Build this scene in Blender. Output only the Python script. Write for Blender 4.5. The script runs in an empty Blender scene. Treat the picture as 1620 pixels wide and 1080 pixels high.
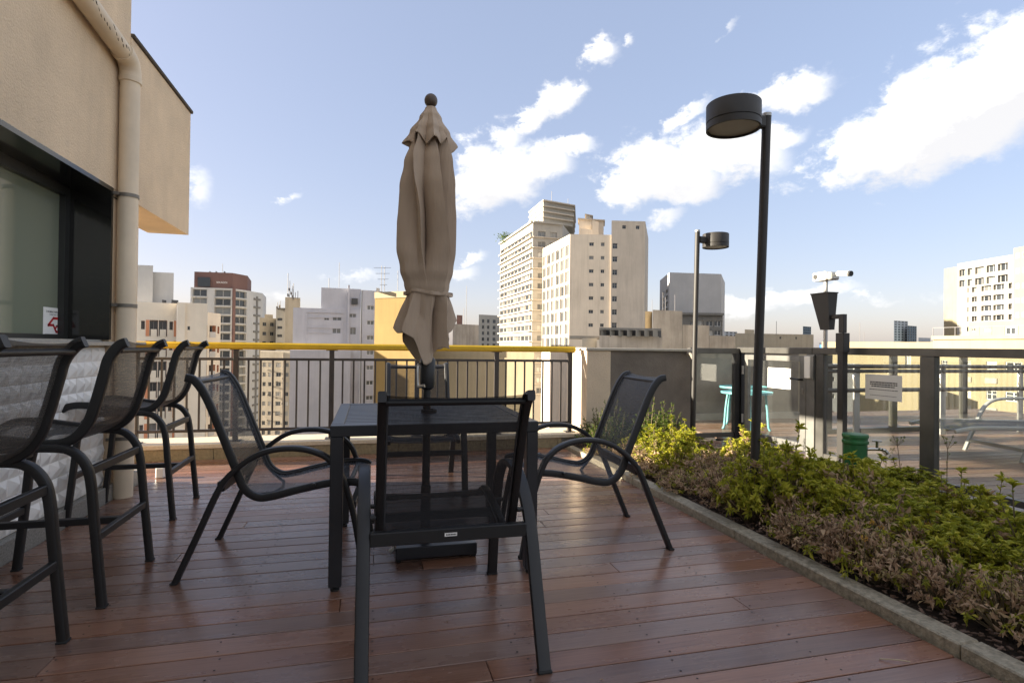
import bpy, bmesh, math, random
from mathutils import Vector, Matrix, noise
random.seed(7)
SC = bpy.context.scene
COL = SC.collection
RAD = math.radians
# ------------------------------------------------------------------ camera
FPX, CAMH = 880.0, 1.10
yaw, pitch, roll = math.atan(225/FPX), math.atan(7.7/FPX), RAD(0.69)
CF = Vector((math.sin(yaw)*math.cos(pitch), math.cos(yaw)*math.cos(pitch), math.sin(pitch)))
r0 = Vector((math.cos(yaw), -math.sin(yaw), 0)); u0 = r0.cross(CF)
CR = r0*math.cos(roll)+u0*math.sin(roll); CU = CR.cross(CF)
CC = Vector((0, 0, CAMH))
cam_d = bpy.data.cameras.new('camera'); cam = bpy.data.objects.new('camera', cam_d); COL.objects.link(cam)
m = Matrix.Identity(4)
for i in range(3):
    m[i][0] = CR[i]; m[i][1] = CU[i]; m[i][2] = -CF[i]; m[i][3] = CC[i]
cam.matrix_world = m
cam_d.sensor_width = 36; cam_d.lens = FPX/1620*36; cam_d.clip_start = 0.05; cam_d.clip_end = 9000
SC.camera = cam
# ------------------------------------------------------------------ sun, sky, exposure
SUN_EL = RAD(15)
SUN_AZ = (-0.986, 0.165)                      # horizontal direction towards the sun
sun_dir = Vector((SUN_AZ[0]*math.cos(SUN_EL), SUN_AZ[1]*math.cos(SUN_EL), math.sin(SUN_EL))).normalized()
sl = bpy.data.lights.new('sun', 'SUN'); sl.energy = 3.5; sl.angle = RAD(0.55); sl.color = (1.0, 0.89, 0.72)
so = bpy.data.objects.new('sun', sl); COL.objects.link(so)
so.rotation_euler = sun_dir.to_track_quat('Z', 'Y').to_euler()
SC.view_settings.view_transform = 'Standard'; SC.view_settings.look = 'None'
SC.view_settings.exposure = 2.7; SC.view_settings.gamma = 1.0
SC.view_settings.use_curve_mapping = False

def pray(px, py=547.0):
    return CF + CR*((px-810)/FPX) + CU*((540-py)/FPX)

SKY = dict(gamma=0.30, comp=1.08, raw=0.09, sat=1.5, dust=3.5)
def make_world():
    w = bpy.data.worlds.new('World'); SC.world = w; w.use_nodes = True
    nt = w.node_tree; N = nt.nodes; L = nt.links; N.clear()
    out = N.new('ShaderNodeOutputWorld'); bg = N.new('ShaderNodeBackground')
    sky = N.new('ShaderNodeTexSky'); sky.sky_type = 'NISHITA'; sky.sun_disc = False
    sky.sun_elevation = SUN_EL; sky.sun_rotation = math.atan2(SUN_AZ[0], SUN_AZ[1])
    sky.air_density = 1.0; sky.dust_density = SKY['dust']; sky.ozone_density = 2.2; sky.altitude = 800
    def val(v):
        return v
    def M(op, a, b=None, c=None):
        n = N.new('ShaderNodeMath'); n.operation = op
        for i, v in enumerate((a, b, c)):
            if v is None: continue
            if isinstance(v, (int, float)): n.inputs[i].default_value = v
            else: L.new(v, n.inputs[i])
        return n.outputs[0]
    tc = N.new('ShaderNodeTexCoord'); sep = N.new('ShaderNodeSeparateXYZ'); L.new(tc.outputs['Generated'], sep.inputs[0])
    az = M('ARCTAN2', sep.outputs[0], sep.outputs[1]); el = M('ARCSINE', sep.outputs[2])
    comb = N.new('ShaderNodeCombineXYZ'); L.new(az, comb.inputs[0]); L.new(M('MULTIPLY', el, 1.5), comb.inputs[1])
    def noise_n(scale, detail, rough, dist=0.0, off=(0, 0, 0), src=None):
        mp = N.new('ShaderNodeVectorMath'); mp.operation = 'ADD'; mp.inputs[1].default_value = off
        L.new(src or comb.outputs[0], mp.inputs[0])
        n = N.new('ShaderNodeTexNoise'); n.inputs['Scale'].default_value = scale; n.inputs['Detail'].default_value = detail
        n.inputs['Roughness'].default_value = rough; n.inputs['Distortion'].default_value = dist
        L.new(mp.outputs[0], n.inputs['Vector']); return n.outputs[0]
    n1 = noise_n(7.5, 6, 0.62, 0.3, (3.1, 1.7, 0.4))
    n2 = noise_n(26.0, 7, 0.68, 0.25, (7.7, 0.7, 1.4))
    # warp az/el a little so the lobes get ragged outlines
    azw = M('ADD', az, M('MULTIPLY', M('SUBTRACT', n1, 0.5), 0.10)); azw = M('ADD', azw, M('MULTIPLY', M('SUBTRACT', n2, 0.5), 0.06))
    elw = M('ADD', el, M('MULTIPLY', M('SUBTRACT', noise_n(8.0, 5, 0.6, 0.2, (1.3, 9.7, 2.4)), 0.5), 0.08))
    elw = M('ADD', elw, M('MULTIPLY', M('SUBTRACT', noise_n(25.0, 4, 0.6, 0.1, (5.3, 2.7, 2.4)), 0.5), 0.035))
    blobs = [  # px, py, half width, half height, rotation (deg, up to the right), strength
        (762, 296, 50, 40, 0, 1.0), (805, 272, 55, 42, 0, 1.0), (745, 252, 34, 34, 0, .85), (855, 266, 52, 28, 10, .9), (908, 238, 42, 13, 15, .7), (790, 225, 45, 28, 20, .7),
        (880, 168, 40, 24, 20, .9), (845, 192, 36, 18, 25, .75), (918, 150, 22, 12, 20, .65), (950, 88, 30, 20, 10, .8), (1148, 44, 26, 8, 20, .45), (1008, 69, 8, 7, 0, .4),
        (985, 300, 36, 30, 0, .9), (1032, 272, 58, 44, 0, 1.0), (1085, 288, 55, 36, 0, .9), (1122, 245, 60, 42, 0, 1.0), (1182, 246, 55, 36, 0, .9), (1228, 214, 42, 22, 15, .75), (1040, 225, 30, 14, 10, .55),
        (1210, 156, 38, 20, 10, .8), (1252, 146, 48, 22, 5, .9), (1292, 132, 28, 9, 0, .6), (1090, 178, 42, 14, 30, .6),
        (1332, 265, 42, 28, 0, .9), (1388, 240, 60, 50, 0, 1.0), (1442, 238, 52, 44, 0, 1.0), (1472, 172, 58, 42, 10, 1.0), (1532, 186, 62, 54, 0, 1.05), (1562, 122, 56, 42, 10, 1.0), (1612, 118, 62, 60, 0, 1.05), (1665, 66, 74, 52, 0, 1.0), (1602, 66, 44, 24, 15, .8),
        (1045, 342, 42, 18, 10, .65), (312, 300, 24, 34, 0, .55), (464, 320, 20, 10, 30, .5), (755, 408, 26, 14, 15, .55), (738, 432, 30, 16, 0, .5),
        (1190, 478, 70, 18, 5, .75), (1285, 466, 60, 15, 0, .7), (1385, 480, 50, 9, 0, .5), (1262, 290, 36, 10, 0, .4), (560, 440, 60, 12, 0, .45), (440, 470, 60, 16, 0, .4), (1500, 470, 90, 12, 0, .35)]
    cw = N.new('ShaderNodeCombineXYZ'); L.new(azw, cw.inputs[0]); L.new(elw, cw.inputs[1])
    cov = None; low = None
    for b in blobs:
        d = pray(b[0], b[1]).normalized(); a0 = math.atan2(d.x, d.y); e0 = math.asin(d.z)
        mp = N.new('ShaderNodeMapping'); mp.vector_type = 'TEXTURE'; L.new(cw.outputs[0], mp.inputs[0])
        mp.inputs['Location'].default_value = (a0, e0, 0); mp.inputs['Rotation'].default_value = (0, 0, RAD(b[4]))
        mp.inputs['Scale'].default_value = (b[2]/FPX/math.cos(e0), b[3]/FPX*.95, 1)
        vm = N.new('ShaderNodeVectorMath'); vm.operation = 'DOT_PRODUCT'; L.new(mp.outputs[0], vm.inputs[0]); L.new(mp.outputs[0], vm.inputs[1])
        g = M('MULTIPLY', M('POWER', math.exp(-.85), vm.outputs['Value']), b[5])
        cov = g if cov is None else M('MAXIMUM', cov, g)
        vy = N.new('ShaderNodeVectorMath'); vy.operation = 'DOT_PRODUCT'; L.new(mp.outputs[0], vy.inputs[0]); vy.inputs[1].default_value = (0, -.8, 0)
        low = M('MULTIPLY_ADD', g, vy.outputs['Value'], 0.0 if low is None else low)
    # clouds go on outside the frame, cover thickened there to raise ambient light
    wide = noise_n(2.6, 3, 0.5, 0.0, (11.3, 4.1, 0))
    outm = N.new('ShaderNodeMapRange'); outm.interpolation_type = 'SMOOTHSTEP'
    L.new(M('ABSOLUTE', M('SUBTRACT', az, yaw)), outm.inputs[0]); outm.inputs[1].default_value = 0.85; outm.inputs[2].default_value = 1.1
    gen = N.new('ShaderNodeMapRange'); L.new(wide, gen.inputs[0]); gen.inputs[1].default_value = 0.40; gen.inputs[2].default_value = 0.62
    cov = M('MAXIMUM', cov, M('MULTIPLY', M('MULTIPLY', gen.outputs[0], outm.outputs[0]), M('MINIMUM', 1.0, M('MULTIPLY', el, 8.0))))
    tex = M('ADD', M('MULTIPLY', n1, 0.55), M('MULTIPLY', n2, 0.45))
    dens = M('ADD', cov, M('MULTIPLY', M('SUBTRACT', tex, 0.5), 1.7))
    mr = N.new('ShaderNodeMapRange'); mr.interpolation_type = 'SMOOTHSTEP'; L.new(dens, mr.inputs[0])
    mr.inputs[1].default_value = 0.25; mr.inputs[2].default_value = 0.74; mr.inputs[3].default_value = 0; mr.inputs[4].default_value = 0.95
    shade = N.new('ShaderNodeMapRange'); L.new(M('ADD', low, M('MULTIPLY', M('SUBTRACT', n2, 0.5), 0.9)), shade.inputs[0])
    shade.inputs[1].default_value = -0.30; shade.inputs[2].default_value = 0.75
    cc = N.new('ShaderNodeMix'); cc.data_type = 'RGBA'; L.new(shade.outputs[0], cc.inputs[0])
    cc.inputs[6].default_value = (3.0, 2.94, 2.85, 1); cc.inputs[7].default_value = (2.0, 1.98, 2.0, 1)
    hs = N.new('ShaderNodeHueSaturation'); hs.inputs['Saturation'].default_value = 1.25; hs.inputs['Value'].default_value = 1.5
    gm = N.new('ShaderNodeGamma'); gm.inputs[1].default_value = SKY['gamma']; L.new(sky.outputs[0], gm.inputs[0])
    sm = N.new('ShaderNodeVectorMath'); sm.operation = 'SCALE'; sm.inputs['Scale'].default_value = SKY['raw']; L.new(sky.outputs[0], sm.inputs[0])
    sg = N.new('ShaderNodeVectorMath'); sg.operation = 'SCALE'; sg.inputs['Scale'].default_value = SKY['comp']; L.new(gm.outputs[0], sg.inputs[0])
    su = N.new('ShaderNodeVectorMath'); su.operation = 'ADD'; L.new(sm.outputs[0], su.inputs[0]); L.new(sg.outputs[0], su.inputs[1])
    hs.inputs['Saturation'].default_value = SKY['sat']; hs.inputs['Value'].default_value = 1.0; L.new(su.outputs[0], hs.inputs['Color'])
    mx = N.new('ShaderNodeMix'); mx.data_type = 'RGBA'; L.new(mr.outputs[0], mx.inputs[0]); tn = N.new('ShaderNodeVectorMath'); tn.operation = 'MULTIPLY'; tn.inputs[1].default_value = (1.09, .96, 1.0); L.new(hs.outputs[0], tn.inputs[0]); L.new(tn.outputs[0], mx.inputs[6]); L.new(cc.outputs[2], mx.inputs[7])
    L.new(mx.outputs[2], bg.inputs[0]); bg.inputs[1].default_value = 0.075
    L.new(bg.outputs[0], out.inputs[0])
make_world()

# ------------------------------------------------------------------ helpers: pixels to points
def on_z(px, py, z=0.0):
    r = pray(px, py); return CC + r*((z-CAMH)/r.z)
def on_x(px, py, X):
    r = pray(px, py); return CC + r*(X/r.x)
def on_y(px, py, Y):
    r = pray(px, py); return CC + r*(Y/r.y)
def at_d(px, D, py=547.0):
    return CC + pray(px, py)*D

# ------------------------------------------------------------------ materials
MATS = {}
def mat(name, col, rough=0.6, metal=0.0, var=0.0, vscale=6.0, bump=0.0, bscale=60.0, stretch=(1, 1, 1), stain=0.0, spec=0.5,
        coat=0.0, rnd=0.0, col2=None, coords='Object', rvar=0.0):
    if name in MATS: return MATS[name]
    mt = bpy.data.materials.new(name); mt.use_nodes = True; MATS[name] = mt
    nt = mt.node_tree; N = nt.nodes; L = nt.links; b = N['Principled BSDF']
    b.inputs['Base Color'].default_value = (*col, 1); b.inputs['Roughness'].default_value = rough; b.inputs['Metallic'].default_value = metal
    b.inputs['Specular IOR Level'].default_value = spec; b.inputs['Coat Weight'].default_value = coat
    tc = N.new('ShaderNodeTexCoord'); mp = N.new('ShaderNodeMapping'); L.new(tc.outputs[coords], mp.inputs[0]); mp.inputs['Scale'].default_value = stretch
    oi = N.new('ShaderNodeObjectInfo')
    ad = N.new('ShaderNodeVectorMath'); ad.operation = 'ADD'; L.new(mp.outputs[0], ad.inputs[0])
    ml = N.new('ShaderNodeVectorMath'); ml.operation = 'SCALE'; ml.inputs[0].default_value = (17, 31, 5); L.new(oi.outputs['Random'], ml.inputs['Scale']); L.new(ml.outputs[0], ad.inputs[1])
    vec = ad.outputs[0]
    cur = None
    if var > 0 or col2:
        n = N.new('ShaderNodeTexNoise'); n.inputs['Scale'].default_value = vscale; n.inputs['Detail'].default_value = 8; n.inputs['Roughness'].default_value = 0.62
        L.new(vec, n.inputs['Vector'])
        rp = N.new('ShaderNodeValToRGB'); L.new(n.outputs[0], rp.inputs[0])
        rp.color_ramp.elements[0].position = 0.3; rp.color_ramp.elements[1].position = 0.7
        lo = col2 if col2 else tuple(c*(1-var) for c in col); hi = col if col2 else tuple(min(1, c*(1+var)) for c in col)
        rp.color_ramp.elements[0].color = (*lo, 1); rp.color_ramp.elements[1].color = (*hi, 1)
        cur = rp.outputs[0]
        if rvar > 0:
            mr = N.new('ShaderNodeMapRange'); L.new(n.outputs[0], mr.inputs[0]); mr.inputs[1].default_value = .3; mr.inputs[2].default_value = .7
            mr.inputs[3].default_value = rough-rvar; mr.inputs[4].default_value = rough+rvar; L.new(mr.outputs[0], b.inputs['Roughness'])
    if stain > 0:   # rain streaks running down
        mp2 = N.new('ShaderNodeMapping'); L.new(tc.outputs['Object'], mp2.inputs[0]); mp2.inputs['Scale'].default_value = (0.9, 0.9, 0.07)
        n = N.new('ShaderNodeTexNoise'); n.inputs['Scale'].default_value = 1.6; n.inputs['Detail'].default_value = 9; n.inputs['Roughness'].default_value = 0.7
        L.new(mp2.outputs[0], n.inputs['Vector'])
        mr = N.new('ShaderNodeMapRange'); L.new(n.outputs[0], mr.inputs[0]); mr.inputs[1].default_value = 0.46; mr.inputs[2].default_value = 0.74
        mr.inputs[3].default_value = 0; mr.inputs[4].default_value = stain
        mx = N.new('ShaderNodeMix'); mx.data_type = 'RGBA'; L.new(mr.outputs[0], mx.inputs[0])
        if cur is not None: L.new(cur, mx.inputs[6])
        else: mx.inputs[6].default_value = (*col, 1)
        mx.inputs[7].default_value = (col[0]*0.35, col[1]*0.33, col[2]*0.32, 1); cur = mx.outputs[2]
    if rnd > 0:
        hs = N.new('ShaderNodeHueSaturation'); mr = N.new('ShaderNodeMapRange'); L.new(oi.outputs['Random'], mr.inputs[0])
        mr.inputs[3].default_value = 1-rnd; mr.inputs[4].default_value = 1+rnd; L.new(mr.outputs[0], hs.inputs['Value'])
        if cur is not None: L.new(cur, hs.inputs['Color'])
        else: hs.inputs['Color'].default_value = (*col, 1)
        cur = hs.outputs[0]
    if cur is not None: L.new(cur, b.inputs['Base Color'])
    if bump > 0:
        n = N.new('ShaderNodeTexNoise'); n.inputs['Scale'].default_value = bscale; n.inputs['Detail'].default_value = 6; L.new(vec, n.inputs['Vector'])
        bp = N.new('ShaderNodeBump'); bp.inputs['Strength'].default_value = bump; bp.inputs['Distance'].default_value = 0.01
        L.new(n.outputs[0], bp.inputs['Height']); L.new(bp.outputs[0], b.inputs['Normal'])
    return mt

def glass_mat(name, tint, refl=0.12, film=None, rough=0.0):
    """clear or tinted sheet: see-through plus a mirror layer that grows towards grazing angles"""
    mt = bpy.data.materials.new(name); mt.use_nodes = True; MATS[name] = mt
    N = mt.node_tree.nodes; L = mt.node_tree.links; N.clear()
    o = N.new('ShaderNodeOutputMaterial'); t = N.new('ShaderNodeBsdfTransparent'); t.inputs[0].default_value = (*tint, 1)
    g = N.new('ShaderNodeBsdfGlossy'); g.inputs['Roughness'].default_value = rough
    lw = N.new('ShaderNodeLayerWeight'); lw.inputs[0].default_value = 0.22
    mr = N.new('ShaderNodeMapRange'); L.new(lw.outputs['Facing'], mr.inputs[0]); mr.inputs[3].default_value = refl; mr.inputs[4].default_value = 0.6
    mr.interpolation_type = 'SMOOTHERSTEP'
    mx = N.new('ShaderNodeMixShader'); L.new(mr.outputs[0], mx.inputs[0]); L.new(t.outputs[0], mx.inputs[1]); L.new(g.outputs[0], mx.inputs[2])
    last = mx.outputs[0]
    if film:
        d = N.new('ShaderNodeBsdfDiffuse'); d.inputs[0].default_value = (*film[:3], 1)
        m2 = N.new('ShaderNodeMixShader'); m2.inputs[0].default_value = film[3]; L.new(last, m2.inputs[1]); L.new(d.outputs[0], m2.inputs[2]); last = m2.outputs[0]
    L.new(last, o.inputs[0]); return mt

def mesh_fabric(name, col, openness):
    """woven sling: opaque dark yarns with pin holes finer than a pixel"""
    mt = bpy.data.materials.new(name); mt.use_nodes = True; MATS[name] = mt
    N = mt.node_tree.nodes; L = mt.node_tree.links; b = N['Principled BSDF']; o = N['Material Output']
    b.inputs['Roughness'].default_value = 0.55
    tc = N.new('ShaderNodeTexCoord'); mp = N.new('ShaderNodeMapping'); mp.inputs['Scale'].default_value = (60, 420, 60); L.new(tc.outputs['Object'], mp.inputs[0])
    n = N.new('ShaderNodeTexNoise'); n.inputs['Scale'].default_value = 1.0; n.inputs['Detail'].default_value = 4; L.new(mp.outputs[0], n.inputs['Vector'])
    mp2 = N.new('ShaderNodeMapping'); mp2.inputs['Scale'].default_value = (300, 12, 300); L.new(tc.outputs['Object'], mp2.inputs[0])
    n2 = N.new('ShaderNodeTexNoise'); n2.inputs['Scale'].default_value = 1.0; n2.inputs['Detail'].default_value = 3; L.new(mp2.outputs[0], n2.inputs['Vector'])
    ad = N.new('ShaderNodeMath'); ad.operation = 'ADD'; L.new(n.outputs[0], ad.inputs[0]); L.new(n2.outputs[0], ad.inputs[1])
    mr = N.new('ShaderNodeMapRange'); L.new(ad.outputs[0], mr.inputs[0]); mr.inputs[1].default_value = 0.7; mr.inputs[2].default_value = 1.3
    mr.inputs[3].default_value = max(0, openness-0.09); mr.inputs[4].default_value = openness+0.09
    rp = N.new('ShaderNodeMix'); rp.data_type = 'RGBA'; L.new(n2.outputs[0], rp.inputs[0])
    rp.inputs[6].default_value = (*[c*0.7 for c in col], 1); rp.inputs[7].default_value = (*[c*1.3 for c in col], 1); L.new(rp.outputs[2], b.inputs['Base Color'])
    t = N.new('ShaderNodeBsdfTransparent'); mx = N.new('ShaderNodeMixShader')
    L.new(mr.outputs[0], mx.inputs[0]); L.new(b.outputs[0], mx.inputs[1]); L.new(t.outputs[0], mx.inputs[2]); L.new(mx.outputs[0], o.inputs[0])
    return mt

def leaf_mat(name, cols, rough=0.5, tl=0.42):
    mt = bpy.data.materials.new(name); mt.use_nodes = True; MATS[name] = mt
    N = mt.node_tree.nodes; L = mt.node_tree.links; b = N['Principled BSDF']; o = N['Material Output']
    g = N.new('ShaderNodeNewGeometry'); oi = N.new('ShaderNodeObjectInfo')
    ad = N.new('ShaderNodeMath'); ad.operation = 'ADD'; L.new(g.outputs['Random Per Island'], ad.inputs[0])
    ml = N.new('ShaderNodeMath'); ml.operation = 'MULTIPLY'; L.new(oi.outputs['Random'], ml.inputs[0]); ml.inputs[1].default_value = 0.35; L.new(ml.outputs[0], ad.inputs[1])
    dv = N.new('ShaderNodeMath'); dv.operation = 'DIVIDE'; L.new(ad.outputs[0], dv.inputs[0]); dv.inputs[1].default_value = 1.35
    rp = N.new('ShaderNodeValToRGB'); L.new(dv.outputs[0], rp.inputs[0])
    rp.color_ramp.elements[0].color = (*cols[0], 1); rp.color_ramp.elements[1].color = (*cols[-1], 1)
    for i, c in enumerate(cols[1:-1]):
        e = rp.color_ramp.elements.new((i+1)/(len(cols)-1)); e.color = (*c, 1)
    L.new(rp.outputs[0], b.inputs['Base Color']); b.inputs['Roughness'].default_value = rough
    tr = N.new('ShaderNodeBsdfTranslucent'); L.new(rp.outputs[0], tr.inputs[0])
    mx = N.new('ShaderNodeMixShader'); mx.inputs[0].default_value = tl; L.new(b.outputs[0], mx.inputs[1]); L.new(tr.outputs[0], mx.inputs[2]); L.new(mx.outputs[0], o.inputs[0])
    return mt

def plank_mat(name, dark, light, rough=0.36, rnd=0.28):
    mt = bpy.data.materials.new(name); mt.use_nodes = True; MATS[name] = mt
    N = mt.node_tree.nodes; L = mt.node_tree.links; b = N['Principled BSDF']
    tc = N.new('ShaderNodeTexCoord'); oi = N.new('ShaderNodeObjectInfo')
    ml = N.new('ShaderNodeVectorMath'); ml.operation = 'SCALE'; ml.inputs[0].default_value = (17, 31, 5); L.new(oi.outputs['Random'], ml.inputs['Scale'])
    ad = N.new('ShaderNodeVectorMath'); ad.operation = 'ADD'; L.new(tc.outputs['Object'], ad.inputs[0]); L.new(ml.outputs[0], ad.inputs[1])
    def nz(sc, st, det=7, ro=0.6):
        mp = N.new('ShaderNodeMapping'); mp.inputs['Scale'].default_value = st; L.new(ad.outputs[0], mp.inputs[0])
        n = N.new('ShaderNodeTexNoise'); n.inputs['Scale'].default_value = sc; n.inputs['Detail'].default_value = det; n.inputs['Roughness'].default_value = ro
        L.new(mp.outputs[0], n.inputs['Vector']); return n.outputs[0]
    grain = nz(3.0, (1.2, 45, 20)); patch = nz(2.2, (0.8, 2.2, 1), 5)
    mixf = N.new('ShaderNodeMath'); mixf.operation = 'MULTIPLY_ADD'; L.new(grain, mixf.inputs[0]); mixf.inputs[1].default_value = 0.6
    sc = N.new('ShaderNodeMath'); sc.operation = 'MULTIPLY'; L.new(patch, sc.inputs[0]); sc.inputs[1].default_value = 0.4; L.new(sc.outputs[0], mixf.inputs[2])
    rp = N.new('ShaderNodeValToRGB'); L.new(mixf.outputs[0], rp.inputs[0]); rp.color_ramp.elements[0].position = 0.32; rp.color_ramp.elements[1].position = 0.68
    rp.color_ramp.elements[0].color = (*dark, 1); rp.color_ramp.elements[1].color = (*light, 1)
    hs = N.new('ShaderNodeHueSaturation'); mr = N.new('ShaderNodeMapRange'); L.new(oi.outputs['Random'], mr.inputs[0]); mr.inputs[3].default_value = 1-rnd; mr.inputs[4].default_value = 1+rnd
    L.new(mr.outputs[0], hs.inputs['Value']); L.new(rp.outputs[0], hs.inputs['Color'])
    wn = N.new('ShaderNodeTexWhiteNoise'); wn.noise_dimensions = '1D'; L.new(oi.outputs['Random'], wn.inputs['W'])
    mr3 = N.new('ShaderNodeMapRange'); L.new(wn.outputs['Value'], mr3.inputs[0]); mr3.inputs[3].default_value = 0.75; mr3.inputs[4].default_value = 1.12; L.new(mr3.outputs[0], hs.inputs['Saturation'])
    L.new(hs.outputs[0], b.inputs['Base Color']); b.inputs['Specular IOR Level'].default_value = 0.65
    mr2 = N.new('ShaderNodeMapRange'); L.new(patch, mr2.inputs[0]); mr2.inputs[1].default_value = .3; mr2.inputs[2].default_value = .7; mr2.inputs[3].default_value = rough-.06; mr2.inputs[4].default_value = rough+.12
    L.new(mr2.outputs[0], b.inputs['Roughness'])
    bp = N.new('ShaderNodeBump'); bp.inputs['Strength'].default_value = 0.22; bp.inputs['Distance'].default_value = 0.004; L.new(mixf.outputs[0], bp.inputs['Height']); L.new(bp.outputs[0], b.inputs['Normal'])
    return mt

mat('black_metal', (0.0095, 0.0095, 0.010), 0.45, var=0.25, vscale=9, spec=0.5, bump=0.05, bscale=500)
mat('stool_metal', (0.0095, 0.009, 0.009), 0.48, var=0.25, vscale=9, bump=0.05, bscale=500)
mat('table_metal', (0.014, 0.0145, 0.017), 0.40, var=0.2, vscale=7)
mat('rail_metal', (0.050, 0.042, 0.036), 0.45, var=0.25, vscale=5)
mat('fence_metal', (0.085, 0.082, 0.074), 0.38, metal=0.35, var=0.25, vscale=5)
mat('gate_metal', (0.26, 0.255, 0.235), 0.38, metal=0.6, var=0.2, vscale=5)
mat('light_metal', (0.42, 0.42, 0.40), 0.42, metal=0.5, var=0.12)
mat('steel', (0.5, 0.48, 0.44), 0.3, metal=0.9, var=0.2)
mat('lamp_metal', (0.022, 0.0195, 0.0165), 0.55, metal=0.0, var=0.2, vscale=6)
mat('lamp_lens', (0.30, 0.27, 0.22), 0.5)
mat('yellow_paint', (0.62, 0.40, 0.012), 0.45, var=0.14, vscale=5, bump=0.04, bscale=120)
mat('stucco', (0.76, 0.595, 0.41), 0.92, var=0.12, vscale=1.6, bump=0.75, bscale=95, stain=0.22)
mat('pipe_paint', (0.76, 0.63, 0.46), 0.55, var=0.10, vscale=3, stain=0.25)
mat('clamp', (0.20, 0.18, 0.15), 0.5, metal=0.5)
mat('mould', (0.08, 0.065, 0.05), 0.95)
mat('black_granite', (0.012, 0.012, 0.011), 0.09, var=0.6, vscale=120, spec=0.6)
mat('grey_granite', (0.34, 0.325, 0.29), 0.5, col2=(0.15, 0.14, 0.125), vscale=95, bump=0.15, bscale=200)
mat('counter_granite', (0.40, 0.39, 0.36), 0.3, col2=(0.24, 0.23, 0.21), vscale=110)
mat('kerb_granite', (0.44, 0.385, 0.28), 0.75, col2=(0.17, 0.15, 0.105), vscale=42, bump=0.5, bscale=120, stain=0.3)
mat('ledge_granite', (0.66, 0.57, 0.42), 0.55, col2=(0.52, 0.44, 0.31), vscale=45, bump=0.12, bscale=130)
mat('ledge_face', (0.36, 0.29, 0.17), 0.8, col2=(0.20, 0.16, 0.09), vscale=38, bump=0.5, bscale=90)
mat('white_tile', (0.90, 0.87, 0.82), 0.42, var=0.06, vscale=3, rnd=0.05, stain=.12)
mat('dark_frame', (0.02, 0.021, 0.02), 0.35)
mat('room_wall', (0.30, 0.34, 0.24), 0.9, var=0.05)
mat('pillar_stucco', (0.62, 0.51, 0.38), 0.92, var=0.08, vscale=4, bump=0.8, bscale=110, stain=0.12)
mat('grey_wall', (0.17, 0.145, 0.12), 0.85, var=0.22, vscale=3.0, bump=0.35, bscale=45, stain=0.25)
mat('grey_wall_light', (0.26, 0.23, 0.19), 0.85, var=0.2, vscale=3.0, bump=0.35, bscale=45, stain=0.25)
mat('concrete_light', (0.42, 0.39, 0.33), 0.85, var=0.15, vscale=5, bump=0.3, bscale=70)
mat('terracotta', (0.42, 0.22, 0.14), 0.85, var=0.25, vscale=14, bump=0.5, bscale=60)
mat('soil', (0.035, 0.024, 0.017), 0.95, var=0.5, vscale=30, bump=1.0, bscale=60)
mat('mulch', (0.15, 0.10, 0.075), 0.9, rnd=0.2, var=0.45, vscale=25)
mat('canopy_cloth', (0.43, 0.33, 0.24), 0.88, var=0.09, vscale=7, bump=0.55, bscale=26, stretch=(1, 1, .22))
mat('finial', (0.10, 0.07, 0.05), 0.45, var=0.15)
mat('base_black', (0.014, 0.014, 0.016), 0.28, var=0.2)
mat('turquoise', (0.13, 0.36, 0.39), 0.4, var=0.06)
mat('green_paint', (0.022, 0.125, 0.040), 0.38, var=0.22, vscale=8, bump=0.05, bscale=60, stain=0.15)
mat('chrome', (0.55, 0.53, 0.5), 0.18, metal=1.0)
mat('paper', (0.84, 0.83, 0.79), 0.55)
mat('white_plastic', (0.80, 0.78, 0.72), 0.4, var=0.03)
mat('ink', (0.03, 0.03, 0.03), 0.7)
mat('ink_grey', (0.22, 0.22, 0.22), 0.7)
mat('ink_red', (0.50, 0.012, 0.016), 0.6)
mat('rubber', (0.015, 0.015, 0.015), 0.8)
mat('stem', (0.13, 0.10, 0.055), 0.9, var=0.2)
mat('deck_base', (0.012, 0.010, 0.009), 0.95)
plank_mat('plank', (0.125, 0.056, 0.035), (0.265, 0.138, 0.088), 0.25, 0.24)
plank_mat('plank_far', (0.15, 0.085, 0.055), (0.29, 0.185, 0.125), 0.4, 0.15)
mesh_fabric('sling_dark', (0.018, 0.0182, 0.0195), 0.27)
mesh_fabric('sling_stool', (0.075, 0.067, 0.058), 0.30)
mesh_fabric('sling_grey', (0.10, 0.10, 0.10), 0.2)
glass_mat('fence_glass', (0.92, 0.93, 0.91), 0.05, film=(0.4, 0.4, 0.37, 0.025))
glass_mat('window_glass', (0.50, 0.58, 0.47), 0.50, film=(0.36, 0.40, 0.29, 0.45))
leaf_mat('leaf_green', [(0.11, 0.125, 0.012), (0.28, 0.30, 0.03), (0.48, 0.46, 0.05), (0.64, 0.58, 0.10)], 0.45)
leaf_mat('leaf_lime', [(0.13, 0.17, 0.015), (0.26, 0.29, 0.025), (0.40, 0.38, 0.03), (0.48, 0.42, 0.04)], 0.5)
leaf_mat('leaf_dark', [(0.05, 0.085, 0.012), (0.10, 0.15, 0.02), (0.17, 0.22, 0.035)], 0.5)
leaf_mat('leaf_dry', [(0.22, 0.14, 0.085), (0.42, 0.28, 0.175), (0.60, 0.43, 0.28), (0.30, 0.27, 0.08)], 0.8)
leaf_mat('blade', [(0.05, 0.09, 0.012), (0.10, 0.16, 0.02), (0.16, 0.18, 0.05)], 0.5)
leaf_mat('flower', [(0.50, 0.26, 0.04), (0.62, 0.36, 0.06)], 0.6)

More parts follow.
